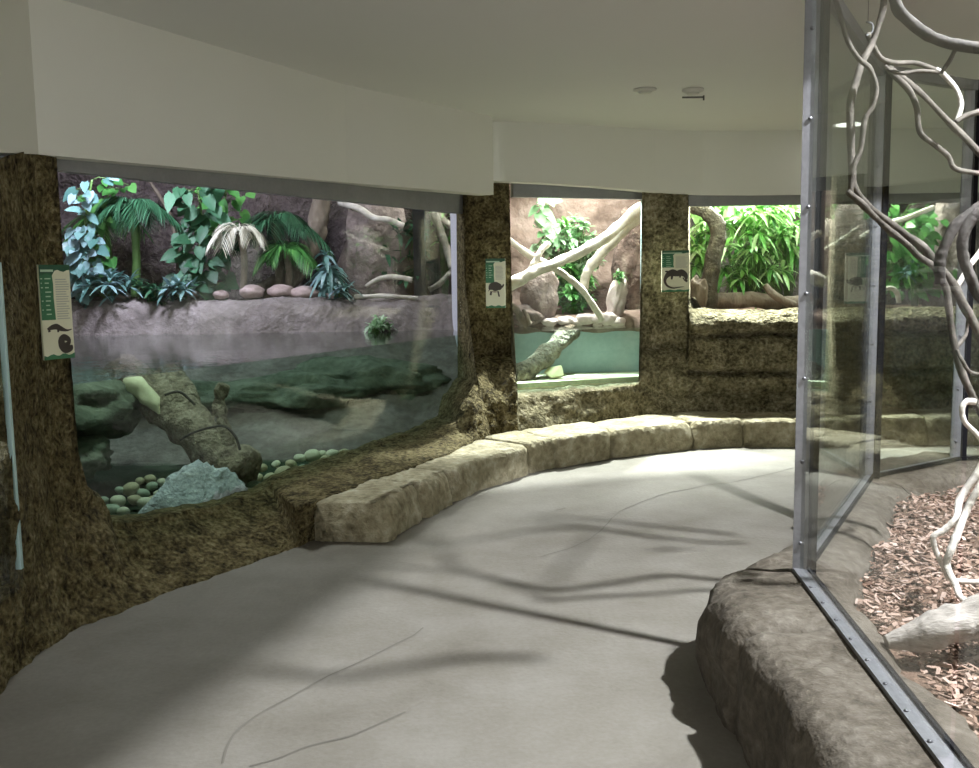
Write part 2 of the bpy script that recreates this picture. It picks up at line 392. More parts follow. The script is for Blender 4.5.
# ------------------------------------------------------------------ cast rock wall (one strip, left and back)
# stations: foot x,y ; glass-line x,y ; sill height ; height of the outward foot slope
ST = [
    ((-1.88, 2.3), (-2.02, 2.4), .34), ((-1.90, 3.2), (-2.03, 3.3), .34), ((-1.93, 3.55), (-2.05, 3.7), .34), ((-1.95, 3.78), (-2.06, 3.86), .36),
    ((-1.95, 3.84), (-2.07, 3.93), 2.06), ((-1.96, 4.02), (-2.12, 4.3), 2.15), ((-1.90, 4.22), (-2.19, 4.68), 2.215), ((-1.86, 4.33), (-2.165, 4.86), 2.24),
    ((-1.85, 4.35), (-2.16, 4.868), .75), ((-1.83, 4.38), (-2.145, 4.90), .56), ((-1.79, 4.45), (-2.10, 4.99), .46), ((-1.76, 4.53), (-2.07, 5.04), .32),
    ((-1.68, 4.70), (-1.98, 5.23), .27), ((-1.50, 5.0), (-1.76, 5.66), .24), ((-1.30, 5.32), (-1.60, 5.98), .22), ((-1.06, 5.66), (-1.38, 6.41), .28),
    ((-.72, 6.35), (-1.07, 7.03), .29), ((-.38, 7.09), (-.67, 7.82), .31), ((-.17, 7.6), (-.44, 8.27), .37), ((-.08, 7.8), (-.36, 8.43), .54), ((-.02, 7.95), (-.245, 8.635), .68),
    ((0, 8.0), (-.225, 8.665), 2.50), ((.1, 8.15), (-.05, 8.80), 2.50), ((.24, 8.2), (.205, 8.9), 2.50),
    ((.26, 8.22), (.225, 8.906), .51), ((.46, 8.35), (.42, 8.98), .50), ((1.03, 8.75), (1.0, 9.225), .51), ((1.42, 9.02), (1.5, 9.43), .53),
    ((1.46, 9.05), (1.52, 9.44), 2.50), ((1.6, 9.08), (1.7, 9.48), 2.50), ((1.82, 9.1), (1.92, 9.5), 2.37), ((1.88, 9.1), (1.99, 9.5), 2.35),
    ((1.90, 9.1), (2.005, 9.5), 1.36), ((2.02, 9.1), (2.14, 9.5), 1.24), ((2.2, 9.1), (2.3, 9.5), 1.22), ((2.97, 9.05), (3.0, 9.5), 1.22), ((4.0, 9.05), (4.0, 9.5), 1.22), ((6.15, 9.05), (6.15, 9.5), 1.22)]


def rockwall(name, lo, hi, mat, back=False):
    cols = []
    for i in range(lo, hi):
        (f0, g0, z0), (f1, g1, z1) = ST[i], ST[i + 1]
        L = math.hypot(g1[0] - g0[0], g1[1] - g0[1]); n = max(2, int(L / .028)) if abs(z1 - z0) < 1 else 2
        for k in range(n + (1 if i == hi - 1 else 0)):
            t = k / n; ts = t * t * (3 - 2 * t) if abs(z1 - z0) > .1 else t
            cols.append((V((*f0, 0)).lerp(V((*f1, 0)), t), V((*g0, 0)).lerp(V((*g1, 0)), t), lerp(z0, z1, ts)))
    rows = []
    NR = 92
    for f, g, zb in cols:
        d = f - g; o0 = d.length; d.normalize(); col = []
        sm = min(1, max(0, (zb - .32) / .22)); zc = zb + (max(zb, .85) - zb) * sm if zb < .85 else .85
        for r in range(NR + 1):
            zl = min(zb, .55); z = -.02 + (zl + .02) * r / 28 if r <= 28 else zl + (zb - zl) * (r - 28) / (NR - 28)
            base = .25 if f.y > 5.5 else 0.0
            if z <= base: off = o0
            elif z < zc: off = .10 + (o0 - .10) * (1 - (z - base) / (zc - base)) ** (1.2 + .5 * sm if f.y < 7.3 else lerp(1.2, .45, sm))
            else: off = .10
            if f.y > 8.9 and f.x > 1.9 and zb < 2:
                off = lerp(o0, .30, min(1, max(0, z) / 1.10)) if z < 1.10 else lerp(.30, .05, ((z - 1.10) / .12) ** 1.5)
            p = g + d * off + V((0, 0, z))
            amp = .06 * min(1, .6 + off * 1.8)
            a = fbm(p * 2.4 + V((3, 1, 7))) * amp + fbm(p * 6.5) * .03 + abs(noise.noise(p * 12)) * .03 - .012 + fbm(p * 24, 2) * .008
            if f.x > 1.9 and f.y > 8.9:      # bedding cracks in the layered back wall
                for zk, dep in ((.98, .09), (.62, .10), (.40, .05)):
                    a -= dep * math.exp(-((z - zk - .03 * noise.noise(V((p.x * 1.5, zk * 9, 0)))) / .026) ** 2)
                a += .07 * noise.noise(V((p.x * .9, 3, math.floor(z * 3.1))))
            if zb > 2: a -= .0
            if off < .13: a = max(a, -.07)
            q = p + d * a
            if r == NR: q.z = zb + (.02 if zb < 2 else .004) * fbm(p * 6)
            col.append(q)
        top = col[-1].z
        col += [g - d * .02 + V((0, 0, top)), g - d * .13 + V((0, 0, top - .01)), g - d * .16 + V((0, 0, top - .05)), g - d * .16 + V((0, 0, -.02))]
        rows.append(col)
    return struct(MB().grid(rows).build(name, mat))


rockwall('wall_left', 0, 23, M['rock'])
rockwall('wall_back', 23, len(ST) - 1, M['rockback'])


# ------------------------------------------------------------------ tank windows
def pane(mb, a, b, z0, z1, th=.02):
    t = (b - a).normalized(); n = V((-t.y, t.x, 0)) * th / 2
    return mb.add([V((*(p + s * n).xy, z)) for p in (a, b) for s in (-1, 1) for z in (z0, z1)],
                  [(0, 1, 3, 2), (4, 6, 7, 5), (0, 4, 5, 1), (2, 3, 7, 6), (0, 2, 6, 4), (1, 5, 7, 3)])


def bar(a, b, z0, z1, th, off=0):
    t = (b - a).normalized(); n = V((-t.y, t.x, 0)); mb = MB()
    return pane(mb, a - n * off, b - n * off, z0, z1, th)


def window(k, a, b, z0, z1, h0, h1):
    w = bpy.data.objects.new('window_%d' % k, None); COL.objects.link(w); w.location = (a.x, a.y, z0); w['kind'] = 'structure'
    pane(MB(), a, b, z0, z1).build('glass_pane', M['glass'], w, False)
    if k < 4: bar(a, b, h0, h1 + .25, .07, .01).build('header', M['header'], w, False)
    if k in (2, 4):
        t = (b - a).normalized(); bar(b - t * .022, b - t * .002, z0 + .08, h0, .024, .004).build('glass_edge', M['glassedge'], w, False)
    return w


t1 = (B - A).normalized()
window(1, A + t1 * .10, B - t1 * .10, .12, 2.2, 2.15, 2.285)
t2 = (D_ - C_).normalized()
window(2, C_ + t2 * .02, D_ - t2 * .02, .5, 2.32, 2.31, 2.425)
window(3, E_ + V((.07, 0, 0)), E2, 1.17, 2.26, 2.24, 2.36)
window(4, V((-1.953, 2.2, 0)), V((-1.978, 3.87, 0)), .33, 1.68, 1.68, 1.8)

# ------------------------------------------------------------------ low stone bench
bench = thing('stone_bench', 'low curved stone block bench along the foot of the rock wall', 'bench', (.36, 7.8, 0))
FR = [(-.62, 5.60), (-.50, 5.98), (-.33, 6.42), (-.07, 6.98), (.36, 7.57), (.68, 7.86), (1.03, 8.11), (1.45, 8.34), (1.85, 8.50), (2.29, 8.57), (2.82, 8.56), (3.5, 8.54), (4.6, 8.52), (6.1, 8.5)]
BK = [(-1.08, 5.66), (-.88, 6.15), (-.68, 6.6), (-.40, 7.15), (-.02, 7.92), (.46, 8.38), (.9, 8.70), (1.35, 8.93), (1.75, 9.15), (2.29, 9.2), (2.82, 9.2), (3.5, 9.2), (4.6, 9.2), (6.1, 9.2)]
fr = smooth_path([V((*p, 0)) for p in FR], 14); bk = smooth_path([V((*p, 0)) for p in BK], 14)


def nearest(u, v):
    q = atz(u, v, 0); return min(range(len(fr)), key=lambda i: (fr[i] - q).length)


cuts = [0] + [nearest(u, v) for u, v in [(424, 518), (453, 503), (532, 474), (556, 468), (614, 459), (692, 449), (745, 447), (799, 447)]]
cuts += [int(lerp(cuts[-1], len(fr) - 1, k / 4)) for k in (1, 2, 3, 4)]
for bi in range(len(cuts) - 1):
    i0, i1 = cuts[bi], cuts[bi + 1]; rows = []; n = 24
    hgt = .25 + random.uniform(-.012, .012); push = random.uniform(-.02, .03); lean = random.uniform(.02, .06)
    for k in range(n + 1):
        x = lerp(i0, i1, k / n); i = min(int(x), len(fr) - 2); t = x - i
        f = fr[i].lerp(fr[i + 1], t); b = bk[i].lerp(bk[i + 1], t); d = (f - b).normalized()
        e = min(k, n - k) / n; inset = .04 * max(0, 1 - e / .10) ** 1.6 - push * (1 if e > .05 else .5)
        prof = [(0, 0), (-.005, .06), (-.012, .12), (-lean * .6, .19), (-lean - .004, hgt - .014), (-lean - .03, hgt)]
        col = []
        for o, z in prof:
            p = f + d * (o - inset) + V((0, 0, z - (.03 * max(0, 1 - e / .08) if z > .1 else 0)))
            p += d * (.03 * fbm(p * 4 + V((bi, 0, 0))) + .022 * abs(noise.noise(p * 8 + V((bi, 3, 0)))) + .010 * noise.noise(p * 19)); col.append(p)
        L = (f - b).length
        for s in (.18, .35, .55, .78, 1.0):
            p = f.lerp(b, s) ; p.z = hgt - (.012 * max(0, 1 - e / .06)) + .01 * fbm(p * 3.5); col.append(p)
        col.append(b + V((0, 0, 0)))
        rows.append(col)
    mb = MB().grid(rows)
    nc = len(rows[0]); mb.f.append(tuple(range(nc))); mb.f.append(tuple(range(n * nc, (n + 1) * nc))); mb.m += [0, 0]
    mb.build('block', M['bench'], bench)

# ------------------------------------------------------------------ exhibit shells (rock, lining, floors)
def rocksheet(name, pts, z0, z1, mat, amp=.12, step=.09, freq=1.6, zpts=None, lean=0):
    P = [V((p[0], p[1], 0)) for p in pts]; cols = []
    for i in range(len(P) - 1):
        n = max(2, int((P[i + 1] - P[i]).length / step)); t = (P[i + 1] - P[i]).normalized(); nr = V((t.y, -t.x, 0))
        for k in range(n + (i == len(P) - 2)): cols.append((P[i].lerp(P[i + 1], k / n), nr))
    rows = []; m = int((z1 - z0) / step) + 1
    for p, nr in cols:
        c = []
        for j in range(m + 1):
            z = lerp(z0, z1, j / m); q = p + V((0, 0, z))
            c.append(q + nr * (amp * fbm(q * freq) + amp * .8 * abs(noise.noise(q * freq * 1.7)) - lean * (z - z0)))
        rows.append(c)
    return struct(MB().grid(rows).build(name, mat))


BY = 11.4
rocksheet('wall_tank_side', [(-2.38, 4.9), (-3.4, 7.4), (-5.1, 10.8)], -.05, 3.3, M['exrock'], .07)
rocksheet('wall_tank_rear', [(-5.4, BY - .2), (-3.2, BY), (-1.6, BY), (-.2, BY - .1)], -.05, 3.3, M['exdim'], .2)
rocksheet('wall_pool_rear', [(.0, 11.2), (1.0, 11.3), (2.1, 11.2)], -.05, 3.3, M['exrock2'], .16)
rocksheet('wall_planting_rear', [(1.95, 11.9), (4, 12), (6.2, 12)], .8, 3.3, M['exdark'], .2)
struct(MB().box((-.11, 10.1, 1.6), (.05, 2.4, 3.3)).build('wall_divider_1', M['exrock2']))
struct(MB().box((1.86, 10.75, 1.6), (.05, 2.4, 3.3), Matrix.Rotation(-.10, 3, 'Z')).build('wall_divider_2', M['exrock2']))
struct(MB().prism([(-2.3, 4.85), (-.15, 8.85), (-.15, 11.4), (-5.3, 11.4)], -.06, .10).build('floor_tank', M['mud'], smooth=False))
struct(MB().prism([(.1, 9.0), (1.6, 9.55), (2.0, 11.3), (.0, 11.3)], .3, .56).build('floor_pool', M['sand'], smooth=False))
struct(MB().prism([(1.9, 9.62), (6.2, 9.62), (6.2, 12.1), (1.9, 12.1)], .9, 1.15).build('floor_planting', M['mulchbed'], smooth=False))
struct(MB().prism([(-5.6, 4.6), (-2.42, 4.6), (-.05, 9.0), (1.3, 9.6), (6.3, 9.65), (6.3, 12.4), (-5.6, 12.4)], 3.3, 3.4).build('ceiling_exhibits', M['black'], smooth=False))

# bank across the back of the big tank
rows = []
prof = [(-1.9, .1), (-1.25, .35), (-.75, .62), (-.35, .85), (-.1, .98), (.02, 1.1), (.07, 1.2), (.13, 1.29), (.24, 1.37), (.42, 1.40), (.8, 1.36), (1.3, 1.36), (2.2, 1.36)]
for i in range(110):
    x = lerp(-5.2, -.16, i / 109); c = []
    wav = .16 * noise.noise(V((x * .9, 2, 0))) + .1 * noise.noise(V((x * 2.3, 5, 0)))
    for j, (dy, z) in enumerate(prof):
        p = V((x, 9.55 + dy + wav, z)); a = fbm(p * 2.2) * .06 + .03 * fbm(p * 6)
        p += V((0, -a, a * (.9 if 5 < j < 11 else .4))); c.append(p)
    rows.append(c)
bank = struct(MB().grid(rows).build('floor_bank', M['bank']))
# submerged ledge hugging the tank side
mbk = MB()
for i, (u, v, y, d) in enumerate([(92, 402, 7.0, (.42, .42, .22)), (70, 405, 6.6, (.45, .45, .22)), (84, 457, 6.3, (.17, .2, .13)), (290, 392, 8.7, (.8, .4, .17)), (200, 398, 8.7, (.7, .4, .15)), (370, 380, 8.9, (.7, .35, .2)), (410, 405, 8.9, (.38, .3, .28))]):
    o = MB().rock(at(u, v, y), d, seed=i + 3, sub=4, amp=.35, freq=1.6).build('sunken_rock', M['algae'])
    lab = ['algae-covered sunken rock at the left end just under the water line', 'algae-covered sunken rock pressed against the tank side wall', 'small algae-covered rock low in the dark left corner of the tank',
           'broad algae-covered rock shelf under the middle of the far bank', 'algae-covered rock shelf behind the sunken log', 'algae-covered rock slope under the right part of the bank', 'algae-covered rock lump at the right end of the big tank'][i]
    tag(o, lab, 'rock', 'sunken rocks in the big tank')

# ------------------------------------------------------------------ water
def waterbody(name, poly, z0, z1, mats, nfront, label):
    mb = MB(); n = len(poly)
    mb.prism(poly, z0, z1, 1); mb.m[1] = 0
    o = mb.build(name, mats, None, False); return tag(o, label, 'water', None, 'stuff')


waterbody('pool_water', [(-2.23, 4.98), (-.26, 8.80), (-.19, 11.2), (-5.2, 11.2)], .11, 1.055, [M['water1'], M['water1s']], 1, 'dark green still water filling the lower half of the big tank')
waterbody('pool_water', [(.2, 8.935), (1.54, 9.485), (1.80, 11.0), (.0, 11.0)], .53, 1.06, [M['water2'], M['water2s']], 1, 'clear turquoise water in the lower part of the small bright tank')
# teal lining of the small pool
struct(bar(V((-.05, 9.99, 0)), V((1.75, 10.03, 0)), .5, 1.02, .04).build('trim_2', M['teal'], None, False))

# ------------------------------------------------------------------ things in the big tank
def hullrock(pts, seed, amp=.02):
    bm = bmesh.new(); vs = [bm.verts.new(p) for p in pts]
    r = bmesh.ops.convex_hull(bm, input=vs)
    bmesh.ops.delete(bm, geom=[v for v in bm.verts if not v.link_faces], context='VERTS')
    bmesh.ops.triangulate(bm, faces=bm.faces)
    bmesh.ops.subdivide_edges(bm, edges=bm.edges, cuts=7, use_grid_fill=True)
    for k in range(1): bmesh.ops.smooth_vert(bm, verts=bm.verts, factor=.5, use_axis_x=True, use_axis_y=True, use_axis_z=True)
    for v in bm.verts:
        p = v.co; v.co = p + (p - V(pts[0])).normalized() * (amp * fbm(p * 7 + V((seed, 0, 0))) + amp * .5 * fbm(p * 21))
    bm.verts.index_update(); mb = MB().add([v.co.copy() for v in bm.verts], [tuple(v.index for v in f.verts) for f in bm.faces]); bm.free(); return mb


bp = [at(195, 490, 6.0)] + [at(*q) for q in [(133, 520, 5.55), (150, 500, 5.65), (170, 478, 5.9), (190, 466, 6.0), (207, 461, 6.05), (224, 466, 6.1), (240, 480, 6.15), (247, 500, 6.1), (200, 520, 5.72), (225, 512, 5.9), (150, 522, 5.6), (175, 500, 6.35), (205, 478, 6.4), (238, 500, 6.35)]]
k = hullrock(bp, 3, .045).build('boulder', M['boulder'])
tag(k, 'rough blue-grey boulder behind the glass at the bottom left of the big tank', 'rock')
lg = thing('sunken_log', 'thick barky sunken log leaning down from the water line behind the grey boulder', 'log', at(235, 478, 6.3))
pts = smooth_path([at(u, v, y) for u, v, y in [(120, 372, 7.1), (150, 392, 6.9), (182, 420, 6.7), (212, 448, 6.5), (240, 478, 6.35)]], 8)
MB().tube(pts, [lerp(.13, .17, i / len(pts)) for i in range(len(pts))], 20, .45).build('trunk', M['sunkbark'], lg)
MB().tube(smooth_path([at(u, v, y) for u, v, y in [(170, 375, 7.2), (186, 400, 6.9), (215, 450, 6.6)]], 8), [.10] * 17, 14, .4).build('fork', M['sunkbark'], lg)
MB().tube(smooth_path([at(u, v, y) for u, v, y in [(224, 384, 6.5), (219, 402, 6.5), (223, 425, 6.45), (230, 455, 6.4)]], 6), [.035, .04, .045, .05, .05] * 3 + [.06] * 4, 10, .3).build('side_branch', M['sunkbark'], lg)
MB().tube(smooth_path([at(u, v, y) for u, v, y in [(127, 381, 6.79), (140, 389, 6.72), (153, 401, 6.66), (160, 414, 6.62)]], 6), [.03, .05, .06, .065, .07, .07, .07, .065, .065, .06, .06, .055, .05, .045, .04, .03, .02, .015, .01], 12, .5).build('bare_patch', M['barewood'], lg)['label'] = 'peeled pale wood patch'
for i, px in enumerate([[(180, 440), (195, 432), (222, 426), (235, 436), (240, 450)], [(165, 395), (180, 392), (195, 405)]]):
    MB().tube(smooth_path([at(u, v, 6.25) for u, v in px], 6), .009, 6).build('root', M['vinedark'], lg)

PEB = [(254, 486, 8), (270, 478, 7), (264, 490, 7), (284, 473, 10), (272, 492, 6), (291, 464, 6), (303, 470, 8), (296, 480, 7), (312, 456, 9), (318, 466, 8), (327, 460, 7), (333, 454, 7), (344, 453, 6), (308, 480, 6), (245, 480, 5), (252, 470, 5), (262, 468, 6), (276, 464, 5), (258, 478, 6), (300, 458, 6), (322, 454, 5), (338, 462, 5), (316, 474, 6), (285, 484, 7), (248, 492, 6),
       (131, 489, 9), (118, 501, 8), (112, 510, 9), (123, 512, 7), (143, 494, 8), (152, 486, 6), (150, 479, 6), (145, 503, 8), (158, 494, 5), (135, 500, 7), (128, 519, 6), (152, 500, 6), (140, 481, 5), (162, 482, 5), (120, 490, 5), (104, 500, 5)]
pm = [M['pebble_cream'], M['pebble_tan'], M['pebble_green']]; pn = ['cream', 'tan', 'greenish grey']
protos = {}
for i, (u, v, r) in enumerate(PEB):
    right = u > 240; kx = random.choice([0, 0, 1, 1, 2]) if right else random.choice([0, 1, 2, 2])
    key = (kx, i % 2)
    z = .17 + (.04 if v < 470 or (not right and v < 492) else 0)
    p = atz(u, v, z); rr = r / F * p.y * 1.05
    if key not in protos:
        o = MB().rock((0, 0, 0), (1, .85, .68), amp=.12, freq=.9, sub=3, seed=i * 1.7).build('pebble', pm[kx]); protos[key] = o
    else:
        o = protos[key].copy(); COL.objects.link(o)
    o.location = p; o.scale = (rr, rr, rr); o.rotation_euler = (random.uniform(-.3, .3), random.uniform(-.3, .3), random.uniform(0, 6))
    tag(o, 'rounded %s pebble in the heap %s the grey boulder' % (pn[kx], 'right of' if right else 'left of'), 'pebble', '%s pebbles in the heap %s the boulder' % (pn[kx], 'right of' if right else 'left of'))

# stones on the bank
STN = [(192, 293, 8, 5), (221, 295, 8, 5), (252, 292, 12, 7), (281, 291, 13, 7), (304, 293, 14, 7), (330, 296, 7, 4), (120, 297, 10, 5)]
SL = ['small brown stone left of the dry palm on the tank bank', 'small rounded stone under the dry palm on the tank bank', 'pinkish brown stone under the palm clump, first of three large bank stones', 'pale-topped brown stone, middle one of three large bank stones', 'grey-brown stone left of the bluish shrub, last of three large bank stones', 'little grey stone under the bluish shrub on the tank bank', 'flat brown stone at the left end of the tank bank']
for i, (u, v, w, h) in enumerate(STN):
    p = at(u, v, 9.95); s = p.y / F
    o = MB().rock(p, (w * s, w * s * .8, h * s), amp=.2, sub=3, seed=i + 20).build('bank_stone', M['pinkstone']); tag(o, SL[i], 'stone', 'stones on the tank bank')
o = MB().rock(at(378, 262, 11.0), (.42, .35, 1.0), amp=.35, freq=1.3, sub=4, seed=31).build('rock_column', M['exrock']); tag(o, 'broad pinkish brown rock column at the back right of the big tank', 'rock')


def branch(name, label, px, rad, mat, cat='branch', group=None, wob=.3, k=7, twigs=(), sides=9, parent=None):
    """px: (u, v, depth); rad: metres at start, end"""
    pts = smooth_path([at(*p) for p in px], k); n = len(pts)
    mb = MB().tube(pts, [lerp(rad[0], rad[1], i / (n - 1)) * (1 + .12 * noise.noise(V((i * .45, rad[0] * 99, 1)))) for i in range(n)], sides, wob, rad[0] * 77)
    o = mb.build(name, mat, parent)
    if not parent: tag(o, label, cat, group)
    return o


def rosette(mb, c, n, L, W, droop=.4, el=(.1, 1.2), shape='lance', fold=.3, face=None):
    for i in range(n):
        a = 2 * math.pi * (i * .382 + random.uniform(-.05, .05)); e = random.uniform(*el)
        d = V((math.cos(a) * math.cos(e), math.sin(a) * math.cos(e), math.sin(e)))
        if face: d = (d + V(face)).normalized()
        l = L * random.uniform(.7, 1.15); mb.leaf(c, d, l, W * random.uniform(.8, 1.1), shape, droop * random.uniform(.5, 1.3), fold)


def vine_plant(name, label, px, y, nl, L, spread, leafmat, cat='plant', group=None, shape='heart'):
    """climbing stem with big leaves standing off it towards the light"""
    pts = smooth_path([at(u, v, y) for u, v in px], 10)
    root = thing(name, label, cat, pts[0], group)
    mb = MB(); st = MB().tube(pts, .012, 6)
    for i in range(nl):
        p = random.choice(pts) if i >= len(pts) else pts[int(i * len(pts) / nl) % len(pts)]
        a = random.uniform(-2.6, -.5) if random.random() < .75 else random.uniform(0, 6.3)
        d = V((math.cos(a) * random.uniform(.5, 1.3), math.sin(a), random.uniform(-.3, .5)))
        q = p + V((d.x * spread, d.y * spread * .8, d.z * spread)) * random.uniform(.3, 1)
        st.tube([p, (p + q) / 2 + V((0, 0, .02)), q], .004, 4)
        mb.leaf(q, V((d.x * .6 + random.uniform(-.5, .5), -.45, random.uniform(-.9, .1))), L * random.uniform(.65, 1.2), L * .8 * random.uniform(.7, 1.1), shape, .2, .2, up=V((0, -1, .5)))
    st.build('stem', M['stem'], root); mb.build('foliage', leafmat, root); return root


def bush(name, label, u, v, y, rx, rz, nros, nleaf, L, W, leafmat, group=None, base=None, droop=.4, ry=None, shape='lance'):
    c = at(u, v, y); ry = ry or rx
    b = at(*base, y) if base else c - V((0, 0, rz))
    root = thing(name, label, 'plant', b, group); mb = MB(); st = MB()
    for i in range(nros):
        while True:
            d = V((random.uniform(-1, 1), random.uniform(-1, 1), random.uniform(-1, 1)))
            if d.length < 1: break
        p = c + V((d.x * rx, d.y * ry, d.z * rz))
        mid = b.lerp(p, .5) + V((0, 0, .1 * rz)); st.tube([b + V((d.x * .04, d.y * .04, 0)), mid, p], .006, 5)
        rosette(mb, p, nleaf, L, W, droop, shape=shape, el=(-.5, 1.2))
    st.build('stem', M['stem'], root); mb.build('foliage', leafmat, root); return root


def palm(name, label, base, crown, y, nf, L, leafmat, lw=.016, ll=.28, trunkmat=None, tr=.03, droop=.9, group=None):
    b = at(*base, y); c = at(*crown, y); root = thing(name, label, 'palm', b, group)
    MB().tube(smooth_path([b, b.lerp(c, .5) + V((.03, 0, 0)), c], 6), tr, 9, .2).build('trunk', trunkmat or M['stem'], root)
    for i in range(nf):
        a = 2 * math.pi * (i / nf) + random.uniform(-.2, .2); e = random.uniform(.35, 1.1); l = L * random.uniform(.75, 1.1)
        d = V((math.cos(a) * math.cos(e), .6 * math.sin(a) * math.cos(e), math.sin(e)))
        pts = [c + d * l * t - V((0, 0, 1)) * droop * l * t * t for t in [j / 9 for j in range(10)]]
        fr_ = MB().tube(pts, .006, 4)
        for j in range(1, 10):
            t = (pts[j] - pts[j - 1]).normalized()
            for q in range(2):
                for s in (-1, 1):
                    sd = t.cross(V((0, 0, 1))).normalized() * s
                    pp = pts[j - 1].lerp(pts[j], q / 2)
                    fr_.leaf(pp, sd + t * .7, ll * (.5 + .6 * math.sin(math.pi * j / 10)), lw, 'lance', .5, .2, n=3)
        fr_.build('frond', leafmat, root)
    return root


G = 'plants on the bank of the big tank'
vine_plant('philodendron', 'bluish big-leaved climber at the far left of the big tank', [(82, 290), (84, 250), (86, 215), (92, 180)], 9.9, 70, .15, .2, M['leafblue'])
vine_plant('philodendron', 'mid green climber with broad leaves beside the bluish climber', [(106, 285), (100, 245), (106, 205), (112, 182)], 10.3, 60, .14, .22, M['leafmid'])
palm('palm', 'slim palm with a green trunk in the left part of the big tank', (135, 297), (132, 208), 10.2, 13, .62, M['leafdark'], ll=.26, tr=.045)
palm('palm', 'arching green palm at the upper left behind the climbers', (110, 297), (104, 216), 10.5, 9, .6, M['leafmid'], ll=.25)
bush('shrub', 'low silver-blue shrub at the foot of the slim palm', 108, 287, 9.85, .27, .12, 18, 9, .2, .05, M['leafblue'])
bush('shrub', 'low silver-blue shrub right of the slim palm', 183, 290, 9.9, .17, .09, 12, 9, .18, .05, M['leafblue'])
bush('shrub', 'small dark shrub between the two silver-blue shrubs', 150, 292, 9.95, .17, .08, 9, 8, .17, .05, M['leafdark'])
vine_plant('monstera', 'dark glossy broad-leaved clump left of the dry palm', [(205, 290), (200, 255), (202, 222), (198, 190)], 10.2, 110, .18, .36, M['leafdark'])
vine_plant('monstera', 'dark hanging leaves high behind the dry palm', [(222, 240), (224, 215), (226, 190)], 10.6, 50, .16, .3, M['leafmid'])
palm('dry_palm', 'small palm with drooping bleached fronds in the middle of the tank bank', (243, 292), (240, 232), 9.95, 9, .46, M['leafdry'], .013, .2, M['bark'], .035, 1.0)
palm('palm', 'dark palm clump with spiky fronds behind the bank stones', (279, 290), (275, 222), 10.3, 14, .6, M['leafdark'], .018, .26, M['bark'], .05)
palm('palm', 'low mid green palm behind the pale-topped stone', (288, 290), (285, 250), 10.15, 9, .45, M['leafmid'], .018, .22, M['bark'], .04)
bush('shrub', 'bluish drooping shrub right of the bank stones', 328, 275, 10.0, .14, .3, 14, 8, .26, .05, M['leafblue'], base=(330, 297), droop=.8)
bush('shrub', 'low blue-leaved sprig at the foot of the rock column', 338, 290, 9.85, .12, .07, 6, 8, .16, .045, M['leafblue'])
bush('shrub', 'pale leafy clump at the water edge of the bank', 374, 325, 9.4, .17, .07, 14, 8, .10, .035, M['leafpale'])
bush('shrub', 'dark leafy shrub at the back right of the big tank', 405, 255, 10.9, .3, .5, 26, 8, .22, .06, M['leafdark'], base=(405, 297))
branch('log', 'dark leaning tree trunk behind the spiky palm clump', [(262, 296, 10.6), (296, 270, 10.7), (315, 235, 10.8), (322, 195, 10.9)], (.14, .1), M['bark'], 'log', k=8, sides=14)
branch('branch', 'pale bent branch sticking out high at the right of the big tank', [(340, 203, 10.9), (358, 208, 10.4), (372, 217, 10.35), (388, 220, 10.3), (404, 226, 10.3)], (.035, .03), M['palewood'])
branch('branch', 'arched pale branch lying low at the right of the big tank', [(366, 287, 10.0), (378, 279, 10.0), (395, 277, 10.0), (412, 280, 10.0)], (.022, .03), M['palewood'])
branch('branch', 'straight pale stick lying on the right end of the bank', [(355, 297, 9.85), (385, 296, 9.75), (418, 298, 9.75)], (.025, .02), M['palewood'])
branch('branch', 'thin dark stick leaning behind the plants in the left part of the big tank', [(150, 182, 10.9), (162, 200, 10.9), (172, 222, 10.9), (178, 260, 10.8), (178, 300, 10.7)], (.02, .03), M['bark'])
# white divider panel and dark post at the right end of the tank
p = MB(); pane(p, V((-.225, 8.80, 0)), V((-.36, 9.7, 0)), .9, 2.3, .02); struct(p.build('trim_3', M['white_panel'], None, False))

struct(MB().box((-.75, 10.6, 1.75), (.13, .13, 1.7)).build('trim_4', M['black'], None, False))
struct(bar(V((-.69, 10.62, 0)), V((-.40, 9.75, 0)), 1.3, 2.9, .012).build('trim_5', M['glass'], None, False))
rocksheet('wall_alcove', [(-.80, 11.12), (-.17, 11.12)], 1.2, 3.2, M['exrock'], .08)
G4 = 'pale branches behind the end pane of the big tank'
branch('branch', 'pale branch slanting down left behind the end pane of the big tank', [(429, 206, 10.9), (437, 214, 10.9), (446, 222, 10.85), (456, 230, 10.8)], (.035, .035), M['palewood'], group=G4)
branch('branch', 'thick pale branch leaning right behind the end pane of the big tank', [(433, 212, 10.8), (440, 230, 10.8), (447, 250, 10.75), (452, 268, 10.7)], (.05, .04), M['palewood'], group=G4)
branch('branch', 'low pale branch crossing behind the end pane of the big tank', [(429, 290, 10.7), (440, 283, 10.7), (455, 268, 10.7)], (.03, .03), M['palewood'], group=G4)
bush('shrub', 'small bright shrub behind the end pane of the big tank', 445, 225, 10.95, .14, .3, 18, 8, .13, .04, M['leafbright'], base=(445, 296), ry=.08)

